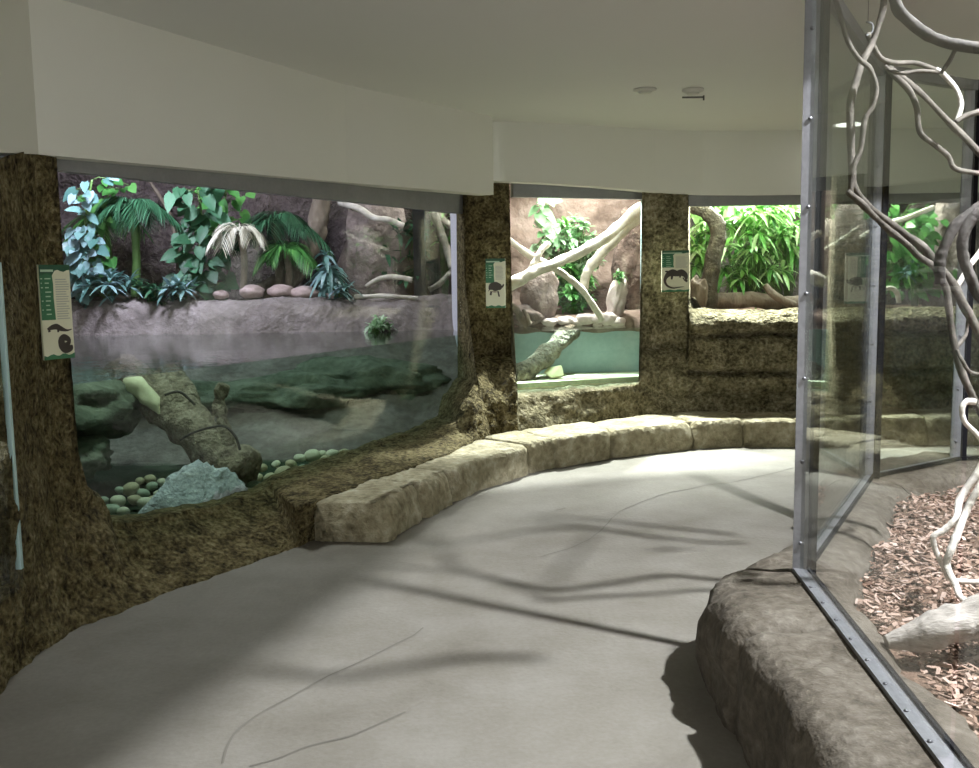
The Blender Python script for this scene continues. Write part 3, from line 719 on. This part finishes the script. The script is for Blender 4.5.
# ------------------------------------------------------------------ things in the small bright tank
G2 = 'pale branches in the small bright tank'
branch('branch', 'longest pale branch rising from lower left to the upper right of the small tank', [(505, 287, 9.5), (520, 280, 9.5), (534, 272, 9.55), (549, 266, 9.6), (570, 257, 9.65), (594, 245, 9.7), (612, 233, 9.75), (630, 216, 9.8), (642, 206, 9.85)], (.06, .05), M['palewood'], group=G2, sides=12)
branch('branch', 'thick pale branch slanting up to the right corner of the small tank', [(583, 290, 10.0), (586, 277, 10.0), (592, 265, 10.0), (609, 245, 9.95), (627, 227, 9.9), (644, 213, 9.9)], (.05, .06), M['palewood'], group=G2, sides=12)
branch('branch', 'thin pale branch sloping down to the right across the small tank', [(505, 238, 9.75), (513, 243, 9.75), (528, 254, 9.75), (555, 269, 9.7), (576, 284, 9.7), (591, 302, 9.75), (602, 320, 9.8)], (.035, .035), M['palewood'], group=G2)
branch('branch', 'short pale branch stub standing up from the crossing branches', [(531, 270, 9.58), (537, 258, 9.6), (541, 251, 9.62), (549, 243, 9.65)], (.04, .03), M['palewood'], group=G2)
branch('branch', 'knobbly driftwood stump at the left water edge of the small tank', [(529, 326, 9.55), (522, 318, 9.55), (516, 310, 9.5), (510, 304, 9.5)], (.05, .03), M['bark'], 'driftwood')
branch('branch', 'small dark driftwood prong beside the stump in the small tank', [(529, 325, 9.5), (527, 316, 9.5), (523, 309, 9.5)], (.03, .015), M['bark'], 'driftwood')
branch('sunken_log', 'brown log lying slantwise under the water of the small tank', [(512, 381, 9.35), (525, 371, 9.4), (542, 359, 9.55), (558, 343, 9.75), (568, 333, 9.9), (577, 326, 10.08)], (.11, .09), M['sunkbark'], 'log', sides=14)
o = hullrock([at(554, 372, 9.5)] + [at(*q) for q in [(543, 373, 9.45), (548, 367, 9.5), (557, 368, 9.5), (562, 365, 9.55), (565, 376, 9.45), (552, 379, 9.35), (558, 370, 9.65), (548, 372, 9.65)]], 8, .006).build('stone', M['yellowstone']); tag(o, 'yellow angular stone on the sand under water in the small tank', 'stone')
o = MB().rock(at(633, 268, 10.85), (.22, .16, .62), amp=.35, freq=1.5, sub=4, seed=91).build('rock', M['cave']); tag(o, 'dark reddish brown rock at the back right of the small tank', 'rock')
o = MB().rock(at(603, 305, 10.75), (.24, .12, .16), amp=.3, freq=1.5, sub=4, seed=93).build('rock', M['cave']); tag(o, 'low dark lump standing for the shaded hollow behind the foot of the thin branch in the small tank', 'rock')  # dark rock put in for the shade of a hollow
o = MB().rock(at(540, 296, 10.1), (.19, .17, .30), amp=.25, freq=1.5, sub=4, seed=50).build('rock_cone', M['exrock']); tag(o, 'grey-brown cone-shaped rock at the left of the small tank', 'rock')
o = MB().rock(at(526, 316, 10.05), (.2, .2, .12), amp=.3, freq=1.5, sub=4, seed=53).build('rock', M['exrock']); tag(o, 'squat grey rock at the foot of the cone-shaped rock', 'rock')
o = MB().rock(at(617, 300, 10.1), (.09, .09, .27), (0, .2, 0), .4, 1.8, 4, 57).build('rock_spire', M['palestone']); tag(o, 'knobbly upright rock spire at the right of the small tank', 'rock')
PS = [(566, 321, 9, 5), (578, 322, 7, 4), (585, 319, 9, 6), (597, 319, 9, 6), (608, 319, 9, 7), (618, 322, 8, 5), (598, 325, 7, 3), (550, 322, 8, 4)]
PL = ['small pale stone just right of the dark stump shore', 'flattest pale stone between two larger pale stones', 'rounded pale stone in the middle of the shore row', 'bright pale stone under the foot of the thin branch', 'largest pale stone before the rock spire', 'pale stone at the right end of the shore row', 'little pale stone in front of the shore row', 'dull pale stone at the left end of the shore row']
for i, (u, v, w, h) in enumerate(PS):
    pp = at(u, v, 9.95); s = pp.y / F
    o = MB().rock(pp, (w * s, w * s * .8, h * s), amp=.25, sub=3, seed=i + 60).build('shore_stone', M['palestone']); tag(o, PL[i] + ' in the small tank', 'stone', 'pale stones along the shore of the small tank')
# ledge they sit on
rows = []
for i in range(40):
    x = lerp(.02, 1.84, i / 39); rows.append([V((x, 10.0 + dy + .06 * noise.noise(V((x * 3, 1, 2))), z + .03 * noise.noise(V((x * 4, dy * 4, 0))))) for dy, z in [(-.02, .99), (-.06, 1.03), (-.05, 1.08), (0, 1.12), (.15, 1.16), (.5, 1.18), (1.3, 1.2)]])
struct(MB().grid(rows).build('floor_ledge', M['exrock2']))
vine_plant('philodendron', 'hanging climber with large pale heart leaves at the top of the small tank', [(541, 192), (541, 215), (545, 232), (538, 245)], 10.5, 36, .14, .17, M['leafpale'])
bush('shrub', 'dense bright small-leaved shrub in the middle of the small tank', 572, 255, 10.6, .33, .42, 110, 9, .13, .05, M['leafpale'], base=(575, 318), ry=.2)
bush('shrub', 'darker small-leaved shrub hanging under the long pale branch', 570, 290, 10.4, .27, .27, 70, 9, .11, .045, M['leafmid'], base=(575, 318), ry=.16)
rosm = thing('bromeliad', 'spiky yellow-green rosette above the shrub in the small tank', 'plant', at(567, 226, 10.4))
mb = MB(); rosette(mb, at(567, 226, 10.4), 12, .2, .03, .5, (.3, 1.3)); mb.build('foliage', M['leafbright'], rosm)
bush('shrub', 'tiny leafy sprig on the rock spire in the small tank', 619, 277, 10.0, .06, .05, 6, 7, .08, .03, M['leafmid'])

# ------------------------------------------------------------------ things in the lit planting at the back
branch('tree_trunk', 'dark crooked tree trunk at the left of the bright planting', [(706, 312, 10.1), (708, 290, 10.1), (713, 262, 10.1), (718, 238, 10.1), (716, 222, 10.1), (702, 210, 10.1), (688, 205, 10.1)], (.10, .07), M['trunk'], 'tree trunk', k=8, sides=14)
branch('branch', 'thick bright log lying along the floor of the bright planting', [(712, 301, 10.3), (745, 300, 10.3), (770, 302, 10.3), (800, 304, 10.3)], (.09, .08), M['bark'], 'log', k=8, sides=14)
branch('branch', 'pale branch leaning behind the trunk of the bright planting', [(718, 268, 10.8), (740, 276, 10.8), (760, 280, 10.8)], (.05, .045), M['palewood'])
branch('branch', 'grey root sloping off the log at the right of the bright bush', [(765, 285, 10.15), (775, 296, 10.1), (795, 306, 10.05)], (.03, .05), M['bark'])
o = MB().rock(at(699, 296, 10.0), (.10, .1, .2), amp=.3, sub=4, seed=81).build('stump', M['bark']); tag(o, 'ribbed brown stump at the left end of the bright planting', 'stump')
for i, (u, v, r, n, lab) in enumerate([
        (752, 232, .36, 34, 'bright long-leaved bush in the middle of the planting, upper crown'), (752, 272, .34, 26, 'bright long-leaved bush low in the middle of the planting'),
        (700, 245, .2, 22, 'bright bush left of the crooked trunk'), (786, 235, .28, 22, 'bright bush just left of the galvanised corner post')]):
    bush('bush', lab, u, v, 10.45 + .1 * i, r, .36 if i != 1 else .28, n, 12, .24, .05, M['leafbright'], base=(u, 306), droop=.6, ry=.25)
vine_plant('climber', 'bright trailing leaves along the top edge of the planting', [(700, 212), (730, 208), (765, 210), (798, 208)], 10.8, 60, .17, .25, M['leafbright'])
vine_plant('climber', 'broad dark leaves behind the second enclosure post', [(905, 290), (900, 255), (902, 215)], 10.5, 170, .13, .5, M['leafmid'])
bush('bush', 'dark green bush seen through the corner pane', 850, 230, 10.9, .45, .45, 40, 10, .25, .05, M['leafmid'], base=(850, 306), ry=.25)
bush('bush', 'small bluish sprig beside the grey rock in the planting', 915, 270, 10.2, .1, .1, 8, 8, .14, .03, M['leafblue'], base=(915, 306))
o = MB().rock(at(948, 262, 10.6), (.26, .25, .75), amp=.3, freq=1.4, sub=4, seed=84).build('rock_column', M['exrock']); tag(o, 'grey rock column at the right of the planting behind the third post', 'rock')
o = MB().rock(at(846, 262, 10.7), (.26, .25, .7), amp=.3, freq=1.4, sub=4, seed=87).build('rock_column', M['exrock']); tag(o, 'pale rock column in the planting behind the corner pane', 'rock')
branch('branch', 'pale branch pointing up right in the planting behind the tangled vines', [(858, 240, 10.5), (885, 225, 10.15), (905, 219, 10.1), (920, 213, 10.1), (934, 207, 10.1)], (.035, .025), M['palewood'])
branch('branch', 'pale curled branch low in the planting behind the second post', [(880, 291, 10.1), (890, 288, 10.1), (897, 293, 10.1), (899, 303, 10.1)], (.025, .03), M['palewood'])
branch('branch', 'pale forked branch in the planting behind the corner pane', [(826, 250, 10.1), (842, 240, 10.1), (858, 228, 10.1)], (.03, .025), M['palewood'])


# ------------------------------------------------------------------ right enclosure: kerb, mulch, glass
SILL = [V((.93, .2, 0)), V((1.10, 2.17, 0)), V((1.23, 3.69, 0)), V((2.18, 5.4, 0)), V((2.92, 5.88, 0)), V((4.4, 6.1, 0)), V((6.1, 6.1, 0))]
KZ = .40
stn = [  # sill point, outer offset at foot, inner offset
    ((.93, .2), .33, .17), ((1.02, 1.2), .30, .17), ((1.10, 2.17), .27, .17), ((1.155, 2.8), .31, .16), ((1.20, 3.30), .37, .15), ((1.225, 3.62), .37, .18), ((1.27, 3.78), .26, .2), ((1.42, 4.04), .16, .2), ((1.8, 4.72), .13, .2), ((2.14, 5.32), .2, .22),
    ((2.24, 5.46), .3, .24), ((2.5, 5.62), .36, .24), ((2.92, 5.88), .34, .24), ((3.5, 6.0), .25, .25), ((4.4, 6.1), .25, .3), ((6.1, 6.1), .25, .3)]
pp = smooth_path([V((*s[0], 0)) for s in stn], 16); so = smooth_path([V((s[1], s[2], 0)) for s in stn], 16); rows = []
for i, p in enumerate(pp):
    t = (pp[min(i + 2, len(pp) - 1)] - pp[max(i - 2, 0)]).normalized(); n = V((-t.y, t.x, 0))   # outward, to the corridor
    oo, oi = so[i].x, so[i].y; near = 1 if p.y < 3.8 and p.x < 1.4 else 0
    prof = [(oo + .02, -.01), (oo + .03, .06), (oo + .035, .14), (oo + .03, .23), (oo + .015, .31), (oo - .015, .36), (oo - .07, .385), (oo * .45, .39), (.05, KZ - .004), (.028, KZ), (-.028, KZ), (-.05, KZ - .004), (-oi * .5, KZ - .01), (-oi * .8, KZ - .03), (-oi, KZ - .07), (-oi - .05, .27), (-oi - .06, .18)]
    c = []
    for j, (o, z) in enumerate(prof):
        q = p + n * o + V((0, 0, z))
        if j not in (9, 10):
            a = .035 * fbm(q * 2.6 + V((5, 5, 5))) + .012 * fbm(q * 9)
            if near and j < 8:
                a -= .03 * math.exp(-((q.z - .17 - .05 * noise.noise(V((q.x * 3, q.y * 3, 2)))) / .02) ** 2)
                a -= .07 * math.exp(-((q.y - 3.13 - .06 * noise.noise(V((q.x * 9, 0, 0)))) / .026) ** 2) * (1 if j > 4 else .3)
            w = .35 if 7 < j < 13 else 1
            q += n * a * w * (1 if j < 9 else -1) + V((0, 0, a * .6 * w))
        c.append(q)
    rows.append(c)
o = MB().grid(rows).build('rock_kerb', M['kerb']); tag(o, 'broad rounded brown-grey cast rock kerb carrying the glass enclosure', 'kerb')

rows = []
for j in range(60):
    y = lerp(.3, 6.0, j / 59); rows.append([V((lerp(1.0, 6.15, i / 59), y, .295 + .035 * fbm(V((lerp(1.0, 6.15, i / 59) * 1.6, y * 1.6, 3))))) for i in range(60)])
# trim the bed so that it stays inside the kerb
def sill_x(y):
    for a, b in zip(SILL, SILL[1:]):
        if a.y <= y <= b.y and b.y > a.y: return lerp(a.x, b.x, (y - a.y) / (b.y - a.y))
    return SILL[-1].x
for r in rows:
    x0 = sill_x(r[0].y) + .12
    for i, p in enumerate(r): p.x = lerp(x0, 6.15, i / 59); p.z = .295 + .035 * fbm(V((p.x * 1.6, p.y * 1.6, 3)))
struct(MB().grid(rows).build('floor_mulch', M['mulchbed']))
mb = MB()
for i in range(9000):
    y = random.uniform(1.6, 5.9); x = sill_x(y) + .2 + abs(random.gauss(0, .9)) if random.random() < .8 else random.uniform(sill_x(y) + .2, 4.5)
    if x > 5: continue
    z = .305 + .035 * fbm(V((x * 1.6, y * 1.6, 3))) + random.uniform(0, .018)
    l = random.uniform(.015, .045); w = random.uniform(.007, .018)
    mb.box((x, y, z), (l, w, .003), Euler((random.gauss(0, .35), random.gauss(0, .35), random.uniform(0, 6.3))).to_matrix())
tag(mb.build('bark_mulch', M['chips'], None, False), 'loose reddish brown bark chips covering the enclosure floor', 'mulch', None, 'stuff')

enc = thing('glass_enclosure', 'tall glass enclosure with galvanised posts standing on the rock kerb', 'enclosure', (SILL[2].x, SILL[2].y, KZ))
TOPZ = 2.72
for a, b in zip(SILL, SILL[1:]):
    t = (b - a).normalized(); n = V((-t.y, t.x, 0))
    pane(MB(), a + t * .03, b - t * .03, KZ + .012, TOPZ - .02, .014).build('glass_pane', M['glassnear'], enc, False)
    s = bar(a, b, KZ + .002, KZ + .016, .05).build('sill_strip', M['steel'], enc, False)
    L = (b - a).length; m = int(L / .17); mbb = MB()
    for i in range(m):
        c = a + t * (.1 + i * .17) + n * .014
        mbb = MB().tube([c + V((0, 0, KZ + .014)), c + V((0, 0, KZ + .0205))], .0065, 8).build('bolt', M['bolt'], s)
    bar(a, b, KZ + .004, KZ + .026, .012, .031).build('gasket', M['gasket'], enc, False)
    bar(a, b, TOPZ - .06, TOPZ, .05).build('top_rail', M['steel'], enc, False)


def post(p, d, w=.055, ht=TOPZ):
    d = d.normalized(); n = V((-d.y, d.x, 0))
    mb = MB(); pane(mb, p - d * w / 2, p + d * w / 2, KZ, ht, .012)
    pane(mb, p - d * (w / 2 - .006) + n * .0, p - d * (w / 2 - .006) - n * .0 + V((1e-4, 0, 0)), KZ, KZ + .01, .01)
    q = mb.build('post', M['steel'], enc, False)
    m2 = MB(); pane(m2, p + d * (w / 2 + .001), p + d * (w / 2 + .034), KZ, ht, .03); m2.build('gasket', M['gasket'], q, False)
    z = KZ + .12
    while z < ht - .05:
        c = p - n * .0055 + V((0, 0, z)); MB().tube([c, c - n * .006], .008, 8).build('bolt', M['bolt'], q); z += .33
    return q


for p in SILL[2:6]:
    view = V((p.y, -p.x, 0))     # flat face turned to the walkway
    if p is SILL[2]: post(p, V((1, -.25, 0)))
    else: post(p, V((1, -.1, 0)), .06)

# vines and branches inside the enclosure
VG = 'tangled vines in the glass enclosure'
NB = [
    ('thick dark vine sagging across the top right corner', [(884, -22, 3.1), (893, -5, 3.1), (900, 12, 3.1), (920, 30, 3.15), (945, 42, 3.2), (985, 49, 3.2)], (.016, .019), 'vinedark'),
    ('thin wavy vine hanging nearest the corner post', [(828, -22, 3.75), (836, 0, 3.75), (842, 20, 3.75), (848, 41, 3.75), (858, 58, 3.75), (870, 69, 3.75), (876, 86, 3.75), (873, 105, 3.75), (865, 120, 3.75), (861, 149, 3.75), (854, 166, 3.75), (850, 192, 3.75)], (.009, .011), 'vine'),
    ('long straightish vine crossing the wavy vine and turning down right', [(886, -22, 3.9), (884, 0, 3.9), (881, 17, 3.9), (873, 41, 3.9), (863, 61, 3.85), (856, 81, 3.82), (851, 102, 3.8), (851, 135, 3.8), (852, 169, 3.8), (856, 193, 3.8), (878, 215, 3.9), (902, 232, 4.0), (925, 250, 4.0), (950, 280, 4.0), (968, 312, 4.0), (985, 345, 4.0)], (.011, .02), 'vine'),
    ('companion vine twisted under the long vine', [(848, 192, 3.72), (862, 204, 3.75), (882, 224, 3.8), (905, 243, 3.85), (918, 256, 3.9), (935, 268, 3.9), (946, 289, 3.9), (949, 305, 3.9), (952, 334, 3.9), (957, 357, 3.9), (965, 380, 3.9), (976, 404, 3.9), (990, 425, 3.9)], (.012, .016), 'vine'),
    ('bent vine running right from the knot and curling down', [(868, 34, 3.9), (873, 46, 3.95), (881, 58, 4.0), (895, 63, 4.05), (915, 63, 4.1), (939, 71, 4.1)], (.011, .010), 'vine'),
    ('thin vine just under the bent vine', [(885, 66, 4.1), (892, 71, 4.1), (905, 73, 4.1), (919, 71, 4.1), (942, 72, 4.1)], (.008, .008), 'vine'),
    ('white vine piece hanging right of the knot', [(936, 69, 4.1), (944, 75, 4.1), (956, 88, 4.1), (961, 102, 4.1), (960, 112, 4.1), (957, 121, 4.1)], (.010, .010), 'vinepale'),
    ('short twig joining the sagging vine to the white piece', [(956, 48, 3.6), (950, 60, 3.8), (942, 72, 4.05)], (.008, .009), 'vinedark'),
    ('wavy vine sweeping down to the right edge in steps', [(888, 67, 4.2), (892, 73, 4.2), (909, 90, 4.2), (917, 108, 4.2), (920, 132, 4.2), (936, 146, 4.2), (948, 156, 4.2), (956, 169, 4.2), (985, 174, 4.2)], (.014, .011), 'vine'),
    ('straight vine slanting down right above the wavy one', [(890, 68, 4.25), (905, 80, 4.25), (926, 98, 4.25), (949, 122, 4.25), (985, 158, 4.25)], (.012, .014), 'vine'),
    ('short grey twig tip below the white piece', [(956, 122, 4.0), (968, 115, 4.0), (985, 110, 4.0)], (.010, .014), 'vine'),
    ('thick dark looping vine at the right edge, outer loop', [(985, 203, 3.4), (973, 211, 3.4), (956, 226, 3.4), (944, 248, 3.4), (940, 266, 3.4), (940, 284, 3.4)], (.018, .02), 'vinedark'),
    ('thick dark looping vine at the right edge, inner loop', [(985, 208, 3.3), (974, 217, 3.3), (964, 232, 3.3), (962, 250, 3.3), (967, 270, 3.3), (978, 294, 3.3), (990, 310, 3.3)], (.018, .016), 'vinedark'),
    ('pale vine behind the dark loops', [(985, 247, 4.4), (970, 265, 4.4), (957, 287, 4.4)], (.014, .012), 'vinepale'),
    ('thin twig bridging the two lower vines', [(952, 352, 3.92), (960, 343, 3.95), (966, 334, 4.0), (968, 320, 4.0)], (.008, .007), 'vine'),
    ('thin side twig pointing right from the lower vine', [(957, 350, 3.88), (962, 360, 3.85), (970, 372, 3.85), (985, 375, 3.85)], (.007, .008), 'vine'),
    ('small curl of vine below the side twig', [(975, 402, 3.7), (966, 402, 3.7), (962, 410, 3.7), (965, 422, 3.7), (975, 432, 3.7), (985, 445, 3.7)], (.013, .009), 'vinepale'),
    ('left white vine standing on the mulch', [(985, 462, 3.55), (975, 478, 3.55), (960, 500, 3.55), (956, 518, 3.5), (944, 530, 3.5), (934, 536, 3.5), (934, 546, 3.5), (939, 558, 3.5), (945, 570, 3.5), (952, 580, 3.5), (985, 582, 3.5)], (.016, .009), 'vinepale'),
    ('right white vine standing on the mulch', [(990, 470, 3.45), (978, 490, 3.45), (966, 512, 3.45), (958, 532, 3.42), (950, 552, 3.4), (947, 567, 3.4), (956, 586, 3.35), (961, 598, 3.3), (975, 604, 3.3), (990, 600, 3.3)], (.016, .010), 'vinepale'),
]
for lab, px, rad, mt in NB:
    branch('vine', lab + ' of the enclosure' if len(lab.split()) < 13 else lab, px, rad, M[mt], 'vine', VG, .35, 9)
branch('log', 'weathered grey log lying on the bark mulch', [(886, 642, 3.0), (898, 639, 3.0), (915, 636, 3.0), (940, 629, 3.0), (985, 616, 3.05), (1040, 600, 3.1)], (.022, .085), M['floorlog'], 'log', None, .25, 9, sides=16)
hk = thing('wire_hook', 'small steel hook hanging where the vines cross near the top', 'hook', at(868, 24, 3.9))
MB().tube(smooth_path([at(866, 22, 3.9), at(872, 24, 3.9), at(872, 32, 3.9), at(866, 36, 3.9)], 6), .004, 6).build('hook', M['steel'], hk)
MB().tube([at(868, 23, 3.9), V((at(868, 23, 3.9).x, 3.9, CZ))], .002, 5).build('wire', M['bolt'], hk)


# ------------------------------------------------------------------ signs
def sign(name, label, tl, tr, h, kind):
    """board between two top corners (x,y,z), face towards the walkway"""
    tl, tr = V(tl), V(tr); X = (tr - tl); w = X.length; X.normalize(); Z = V((0, 0, 1)); Nn = X.cross(Z)
    root = thing(name, label, 'sign', (tl + tr) / 2 - Z * h)

    def poly(pts, z0, z1, nm, mat, par=None):
        n = len(pts); mb = MB(); vs = [tl + X * (x * w) - Z * (y * h) + Nn * e for e in (z0, z1) for x, y in pts]
        mb.add(vs, [tuple(range(n)), tuple(range(n, 2 * n))] + [(i, (i + 1) % n, n + (i + 1) % n, n + i) for i in range(n)])
        o = mb.build(nm, mat, par or root, False); return o
    R = lambda x0, y0, x1, y1: [(x0, y0), (x1, y0), (x1, y1), (x0, y1)]
    poly(R(0, 0, 1, 1), -.012, 0, 'board', M['signcream'])
    wav = lambda y, s: [(x / 10, y + .012 * math.sin(x * 1.7 + s) + (.02 if x < 5 else -.02) * s) for x in range(11)]
    poly([(0, 0), (1, 0)] + wav(.085, 1)[::-1], .0005, .0015, 'header_band', M['signgreen2'])
    poly([(0, 1), (1, 1)] + wav(.955, 0)[::-1], .0005, .0015, 'footer_band', M['signgreen'])
    poly(R(.04, .05, .45 if kind == 'a' else .72, .075), .002, .0025, 'title_print', M['signlight'])
    cb = {'a': .58, 'b': .49, 'c': .41}[kind]
    poly([(0, .09), (.40, .09), (.43, .2), (.42, .35), (.45, cb), (0, cb)], .0005, .0015, 'side_panel', M['signgreen'])
    mb = MB()
    for i in range(9 if kind == 'a' else 6):
        y = .14 + i * (.42 / 9)
        if y > cb - .03: break
        for x0, x1 in ((.03, .1), (.16, .36)):
            mb.add([tl + X * (x * w) - Z * (yy * h) + Nn * .002 for x, yy in R(x0, y, x1 - random.uniform(0, .08), y + .012)], [(0, 1, 2, 3)])
    mb.build('caption_print', M['signlight'], root, False)
    mb = MB(); y = .15
    while y < (.58 if kind == 'a' else .42):
        mb.add([tl + X * (x * w) - Z * (yy * h) + Nn * .001 for x, yy in R(.5, y, .95 - random.uniform(0, .12), y + .011)], [(0, 1, 2, 3)]); y += .026
    mb.build('text_print', M['signtext'], root, False)

    def blob(pts, rad, nm='animal_print', mat='signbrown'):
        P = smooth_path([V((x, y * h / w, 0)) for x, y in pts], 6); n = len(P); up = []; dn = []
        for i, p in enumerate(P):
            t = (P[min(i + 1, n - 1)] - P[max(i - 1, 0)]).normalized(); q = V((-t.y, t.x, 0)); s = i / (n - 1) * (len(rad) - 1); j = min(int(s), len(rad) - 2); r = lerp(rad[j], rad[j + 1], s - j)
            up.append(p + q * r); dn.append(p - q * r)
        mb = MB()
        for e in (0,):
            mb.grid([[tl + X * (a.x * w) - Z * (a.y * w) + Nn * .002, tl + X * (b.x * w) - Z * (b.y * w) + Nn * .002] for a, b in zip(up, dn)])
        mb.build(nm, M[mat], root, False)
    if kind == 'a':
        blob([(.15, .68), (.3, .66), (.45, .655), (.6, .68), (.78, .70), (.95, .69)], [.03, .07, .085, .07, .03, .01])
        blob([(.24, .69), (.17, .705)], [.035, .02]); blob([(.5, .68), (.49, .715)], [.04, .03])
        blob([(.88, .86), (.86, .89), (.7, .90), (.6, .86), (.58, .80), (.68, .775), (.82, .80), (.8, .845), (.7, .84)], [.05, .1, .12, .12, .1, .1, .07, .06, .04])
    elif kind == 'b':
        blob([(.16, .62), (.3, .575), (.5, .565), (.68, .585), (.78, .62)], [.02, .2, .24, .19, .05])
        blob([(.72, .60), (.84, .57), (.92, .52)], [.06, .05, .04]); blob([(.28, .66), (.24, .74)], [.05, .05]); blob([(.62, .66), (.68, .77)], [.04, .04]); blob([(.2, .62), (.12, .66)], [.03, .01])
        blob([(.3, .665), (.45, .675), (.6, .67)], [.01, .025, .01], mat='signred')
    else:
        blob([(.9, .70), (.86, .6), (.72, .54), (.55, .56), (.4, .54), (.25, .57), (.14, .66), (.12, .76), (.22, .86), (.42, .91), (.65, .89), (.82, .88)], [.04, .09, .12, .1, .13, .1, .06, .045, .035, .025, .015, .005])
        blob([(.34, .58), (.24, .52), (.12, .5)], [.06, .04, .02]); blob([(.38, .6), (.36, .7)], [.05, .03]); blob([(.68, .58), (.66, .66)], [.05, .02]); blob([(.84, .7), (.93, .76)], [.05, .04]); blob([(.78, .66), (.84, .74)], [.03, .01])
        blob([(.15, .70), (.14, .77), (.23, .86), (.4, .9)], [.01, .012, .012, .006], mat='signred')
    return root


sign('information_sign', 'tall cream and green sign picturing a crocodile on the left rock pillar', V((-2.13 * .985, 4.54 * .985, 1.679)), V((-2.05 * .985, 4.69 * .985, 1.679)), .448, 'a')
sign('information_sign', 'narrow sign picturing a turtle on the rock pillar between the two tanks', (-.02, 8.56, 1.745), (.155, 8.545, 1.745), .44, 'b')
sign('information_sign', 'wide sign picturing a curled lizard on the rock pillar left of the planting', (1.655, 9.1, 1.805), (1.92, 9.12, 1.805), .39, 'c')


# ------------------------------------------------------------------ ceiling fittings
def disc(name, lab, u, v, r, h, bracket):
    p = atz(u, v, CZ); root = thing(name, lab, 'ceiling sensor', (p.x, p.y, CZ))
    MB().tube([V((p.x, p.y, CZ)), V((p.x, p.y, CZ - h * .5)), V((p.x, p.y, CZ - h))], [r, r, r * .7], 24).build('base', M['plastic'], root)
    MB().tube([V((p.x, p.y, CZ - h)), V((p.x, p.y, CZ - h - .012))], [r * .6, r * .5], 20).build('lens', M['plastic'], root)
    if bracket:
        MB().box((p.x, p.y, CZ - h - .03), (.16, .01, .012)).box((p.x + .08, p.y, CZ - h - .035), (.01, .01, .035)).build('bracket', M['plasticd'], root, False)
    return root


disc('ceiling_sensor', 'left round grey sensor on the ceiling before the small tank', 645, 89, .085, .02, False)
disc('ceiling_sensor', 'right round grey sensor with a bracket on the ceiling', 693, 89, .08, .03, True)
p = atz(850, 123, CZ); dl = thing('downlight', 'glowing round ceiling downlight seen through the corner pane', 'ceiling light', (p.x, p.y, CZ))
MB().tube([V((p.x, p.y, CZ)), V((p.x, p.y, CZ - .012))], [.16, .15], 28).build('rim', M['plastic'], dl)
MB().tube([V((p.x, p.y, CZ - .012)), V((p.x, p.y, CZ - .02))], [.13, .125], 28).build('diffuser', M['lampglow'], dl)


# ------------------------------------------------------------------ light
def area(name, loc, size, power, color, target=None, shape='RECTANGLE', sy=None, spread=None):
    l = bpy.data.lights.new(name, 'AREA'); l.energy = power; l.color = color; l.shape = shape; l.size = size
    if shape == 'RECTANGLE' or shape == 'ELLIPSE': l.size_y = sy or size
    if spread: l.spread = spread
    o = bpy.data.objects.new(name, l); COL.objects.link(o); o.location = loc
    d = (V(target) - V(loc)) if target else V((0, 0, -1))
    o.rotation_euler = d.to_track_quat('-Z', 'Y').to_euler(); return o


def spot(name, loc, target, power, color, angle, blend=.3, radius=.05):
    l = bpy.data.lights.new(name, 'SPOT'); l.energy = power; l.color = color; l.spot_size = angle; l.spot_blend = blend; l.shadow_soft_size = radius
    o = bpy.data.objects.new(name, l); COL.objects.link(o); o.location = loc
    o.rotation_euler = (V(target) - V(loc)).to_track_quat('-Z', 'Y').to_euler(); return o


area('tank_lamp', (-3.6, 9.2, 3.2), .4, 100, (.78, .78, 1), (-3.6, 9.9, 1.4))
area('tank_lamp', (-1.9, 9.4, 3.2), .4, 26, (.86, .86, 1), (-1.9, 9.9, 1.4))
area('tank_lamp', (-2.3, 6.6, 3.1), .3, 75, (.97, .99, 1), (-1.8, 6.5, 0))
area('tank_lamp', (-.5, 10.5, 3.2), .2, 26, (1, 1, .97), (-.5, 10.8, 1.5))
area('pool_lamp', (1.1, 10.4, 3.22), .3, 170, (.98, 1, .95), (1.0, 9.4, .5))
area('pool_lamp', (.95, 9.45, 3.1), .2, 50, (.96, 1, .97), (.95, 9.8, .5))
spot('pool_spot', (.95, 9.95, 3.2), (.9, 8.35, .5), 2300, (.98, 1, .97), 1.1, .5, .06)
area('planting_lamp', (2.7, 10.9, 3.22), .3, 300, (.98, 1, .95), (2.6, 9.6, 1.0))
area('planting_lamp', (4.2, 10.6, 3.22), .3, 120, (.98, 1, .95), (4.2, 9.8, 1.0))
spot('planting_spot', (2.6, 10.4, 3.2), (2.3, 8.3, .3), 2200, (.98, 1, .97), 1.1, .5, .06)
area('enclosure_lamp', (3.0, 2.6, 4.5), .15, 900, (.92, .92, 1), (1.0, 3.6, 0), 'DISK')
area('soffit_fill', (-.5, -2.0, .8), 1.2, 90, (1, .99, .96), (-.7, 1.6, 3.4))  # added fill behind the camera, brightens soffit and ceiling
w = bpy.data.worlds.new('world'); sc.world = w; w.use_nodes = True
w.node_tree.nodes['Background'].inputs[0].default_value = (.5, .52, .5, 1); w.node_tree.nodes['Background'].inputs[1].default_value = .1
sc.cycles.max_bounces = 10; sc.cycles.transparent_max_bounces = 24; sc.cycles.glossy_bounces = 5; sc.cycles.diffuse_bounces = 5
sc.cycles.use_denoising = True; sc.cycles.caustics_reflective = False; sc.cycles.sample_clamp_indirect = 6
